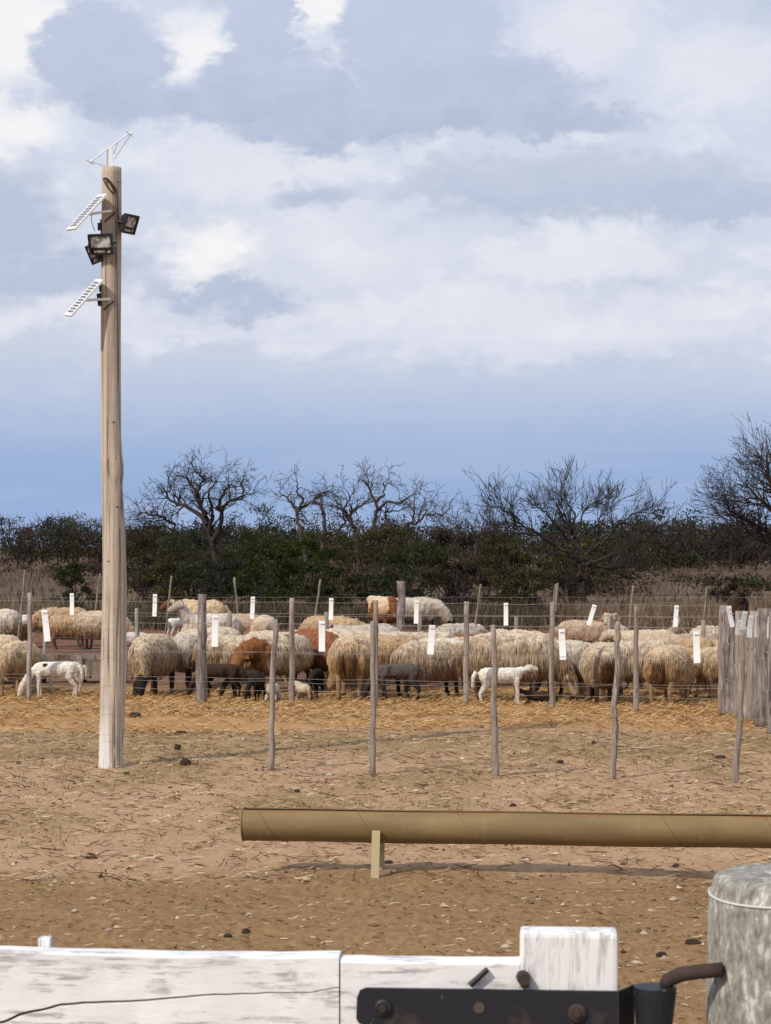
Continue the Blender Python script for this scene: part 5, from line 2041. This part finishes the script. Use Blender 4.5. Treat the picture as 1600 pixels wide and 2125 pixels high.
def woodland():
    """far wood: reads as one mass"""
    R = np.random.default_rng(77)
    allp, allc = [], []
    tr = MB()
    palettes = [BROWN, GREEN, BROWN, OLIVE, GREYGREEN, BROWN]
    for k in range(290):
        px = R.uniform(-600, 2200)
        left = px < 1150
        if left:
            d = R.uniform(205, 330)
        else:
            d = R.uniform(165, 300)
        H = R.uniform(2.6, 4.3) * (1 + (d - 180) / 300) * (1.25 if R.uniform() < .15 else 1)
        if px < 250:
            H *= 1.12
        W = R.uniform(3.0, 7.0)
        b = np.array([(px - 800) / F * d, d, 0])
        n = 900
        nc = 30
        th = R.uniform(0, 6.28, nc)
        cz = H * R.uniform(.12, .9, nc)
        cc = np.stack([np.cos(th) * W / 2 * R.uniform(.1, 1, nc), np.sin(th) * W / 2 * R.uniform(.1, 1, nc), cz], -1)
        ids = R.integers(0, nc, n)
        p = b + cc[ids] + R.normal(0, 1, (n, 3)) * np.array([.36, .36, .26])
        p[:, 2] = np.clip(p[:, 2], .05, None)
        pal = np.array(palettes[R.integers(0, 6)])
        t = R.uniform(.6, 1.3, nc)
        c = pal[R.integers(0, 4, n)] * t[ids][:, None]
        allp.append(p)
        allc.append(c)
        tr.tube([b, b + np.array([R.normal(0, .3), 0, H * .8])], [.10, .03], 4, False)
        for _ in range(7):
            a = b + np.array([R.normal(0, W * .25), 0, H * .55])
            e = a + np.array([R.normal(0, .9), R.normal(0, .9), H * R.uniform(.25, .5)])
            tr.tube([a, (a + e) / 2 + R.normal(0, .12, 3), e], [.05, .035, .012], 3, False)
    o = leaves('woodland', np.concatenate(allp), .13, np.concatenate(allc))
    tag(o, 'far dark wood along the horizon behind the fields', 'woodland', kind='stuff')
    o2 = tr.build('woodland_stems', M_darkbark)
    tag(o2, 'bare stems and twigs of the far dark wood', 'woodland', kind='stuff')


woodland()


def scrub():
    """brush mass that closes the gaps behind the single bushes"""
    R = np.random.default_rng(78)
    allp, allc = [], []
    for k in range(110):
        if k < 70:
            px, d = R.uniform(255, 1330), R.uniform(82, 110)
            top = 1.9 + R.uniform(0, 1.1)
        elif k < 92:
            px, d = R.uniform(-900, 250), R.uniform(110, 180)
            top = R.uniform(.5, 1.2)
        else:
            px, d = R.uniform(1330, 2500), R.uniform(80, 150)
            top = R.uniform(.35, .9)
        W = R.uniform(1.5, 3.0)
        b = np.array([(px - 800) / F * d, d, 0])
        n, nc = 800, 18
        cc = np.stack([R.normal(0, W * .3, nc), R.normal(0, W * .3, nc), top * R.uniform(.05, .9, nc)], -1)
        ids = R.integers(0, nc, n)
        p = b + cc[ids] + R.normal(0, 1, (n, 3)) * np.array([.22, .22, .15])
        p[:, 2] = np.clip(p[:, 2], .03, None)
        pal = np.array([BROWN, BROWN, OLIVE, GREEN][R.integers(0, 4)])
        c = pal[R.integers(0, 4, n)] * R.uniform(.65, 1.25, nc)[ids][:, None]
        allp.append(p)
        allc.append(c)
    o = leaves('brushwood', np.concatenate(allp), .065, np.concatenate(allc))
    tag(o, 'tangled brown and olive scrub filling the space behind the bushes', 'scrub', kind='stuff')
    # tall dry weeds beyond the rear fence
    n = 9000
    x = np.concatenate([R.uniform(-820, 140, 4000), R.uniform(1160, 2400, 5000)])
    d = R.uniform(47, 63, n)
    keep = fbm(np.stack([x * .02, d * .3, x * 0], -1), 3) > R.uniform(.25, .65, n)
    x, d = x[keep], d[keep]
    X = (x - 800) / F * d
    k = 4
    X = np.repeat(X, k) + R.normal(0, .12, len(X) * k)
    D = np.repeat(d, k) + R.normal(0, .12, len(d) * k)
    n = len(X)
    scatter_cards(n, np.stack([X, D, gz(X, D)], -1), R.uniform(.18, .62, n), R.uniform(.010, .03, n),
                  pick([(.185, .128, .085), (.14, .098, .066), (.23, .165, .11), (.10, .075, .045)], n), 'dry_weeds', M_strawm,
                  'dry tan weeds growing beyond the rear fence', 'weeds', stand=True, lift=-.01)
    n = 9000
    x, d = R.uniform(120, 1200, n), R.uniform(49, 62, n)
    X = (x - 800) / F * d
    scatter_cards(n, np.stack([X, d, gz(X, d)], -1), R.uniform(.15, .6, n), R.uniform(.012, .035, n),
                  pick([(.075, .055, .036), (.055, .042, .026), (.10, .075, .045), (.05, .05, .022)], n), 'dark_weeds', M_strawm,
                  'dark low weeds between the rear fence and the thicket', 'weeds', stand=True, lift=-.01)
    n = 16000
    x = R.uniform(-900, 2500, n)
    d = R.uniform(66, 190, n)
    X = (x - 800) / F * d
    scatter_cards(n, np.stack([X, d, gz(X, d)], -1), R.uniform(.2, .55, n), R.uniform(.02, .06, n),
                  pick([(.115, .078, .055), (.09, .062, .045), (.15, .105, .075)], n), 'field_grass', M_strawm,
                  'brown dry grass of the fields before the far wood', 'grass', stand=True, lift=-.01)


scrub()
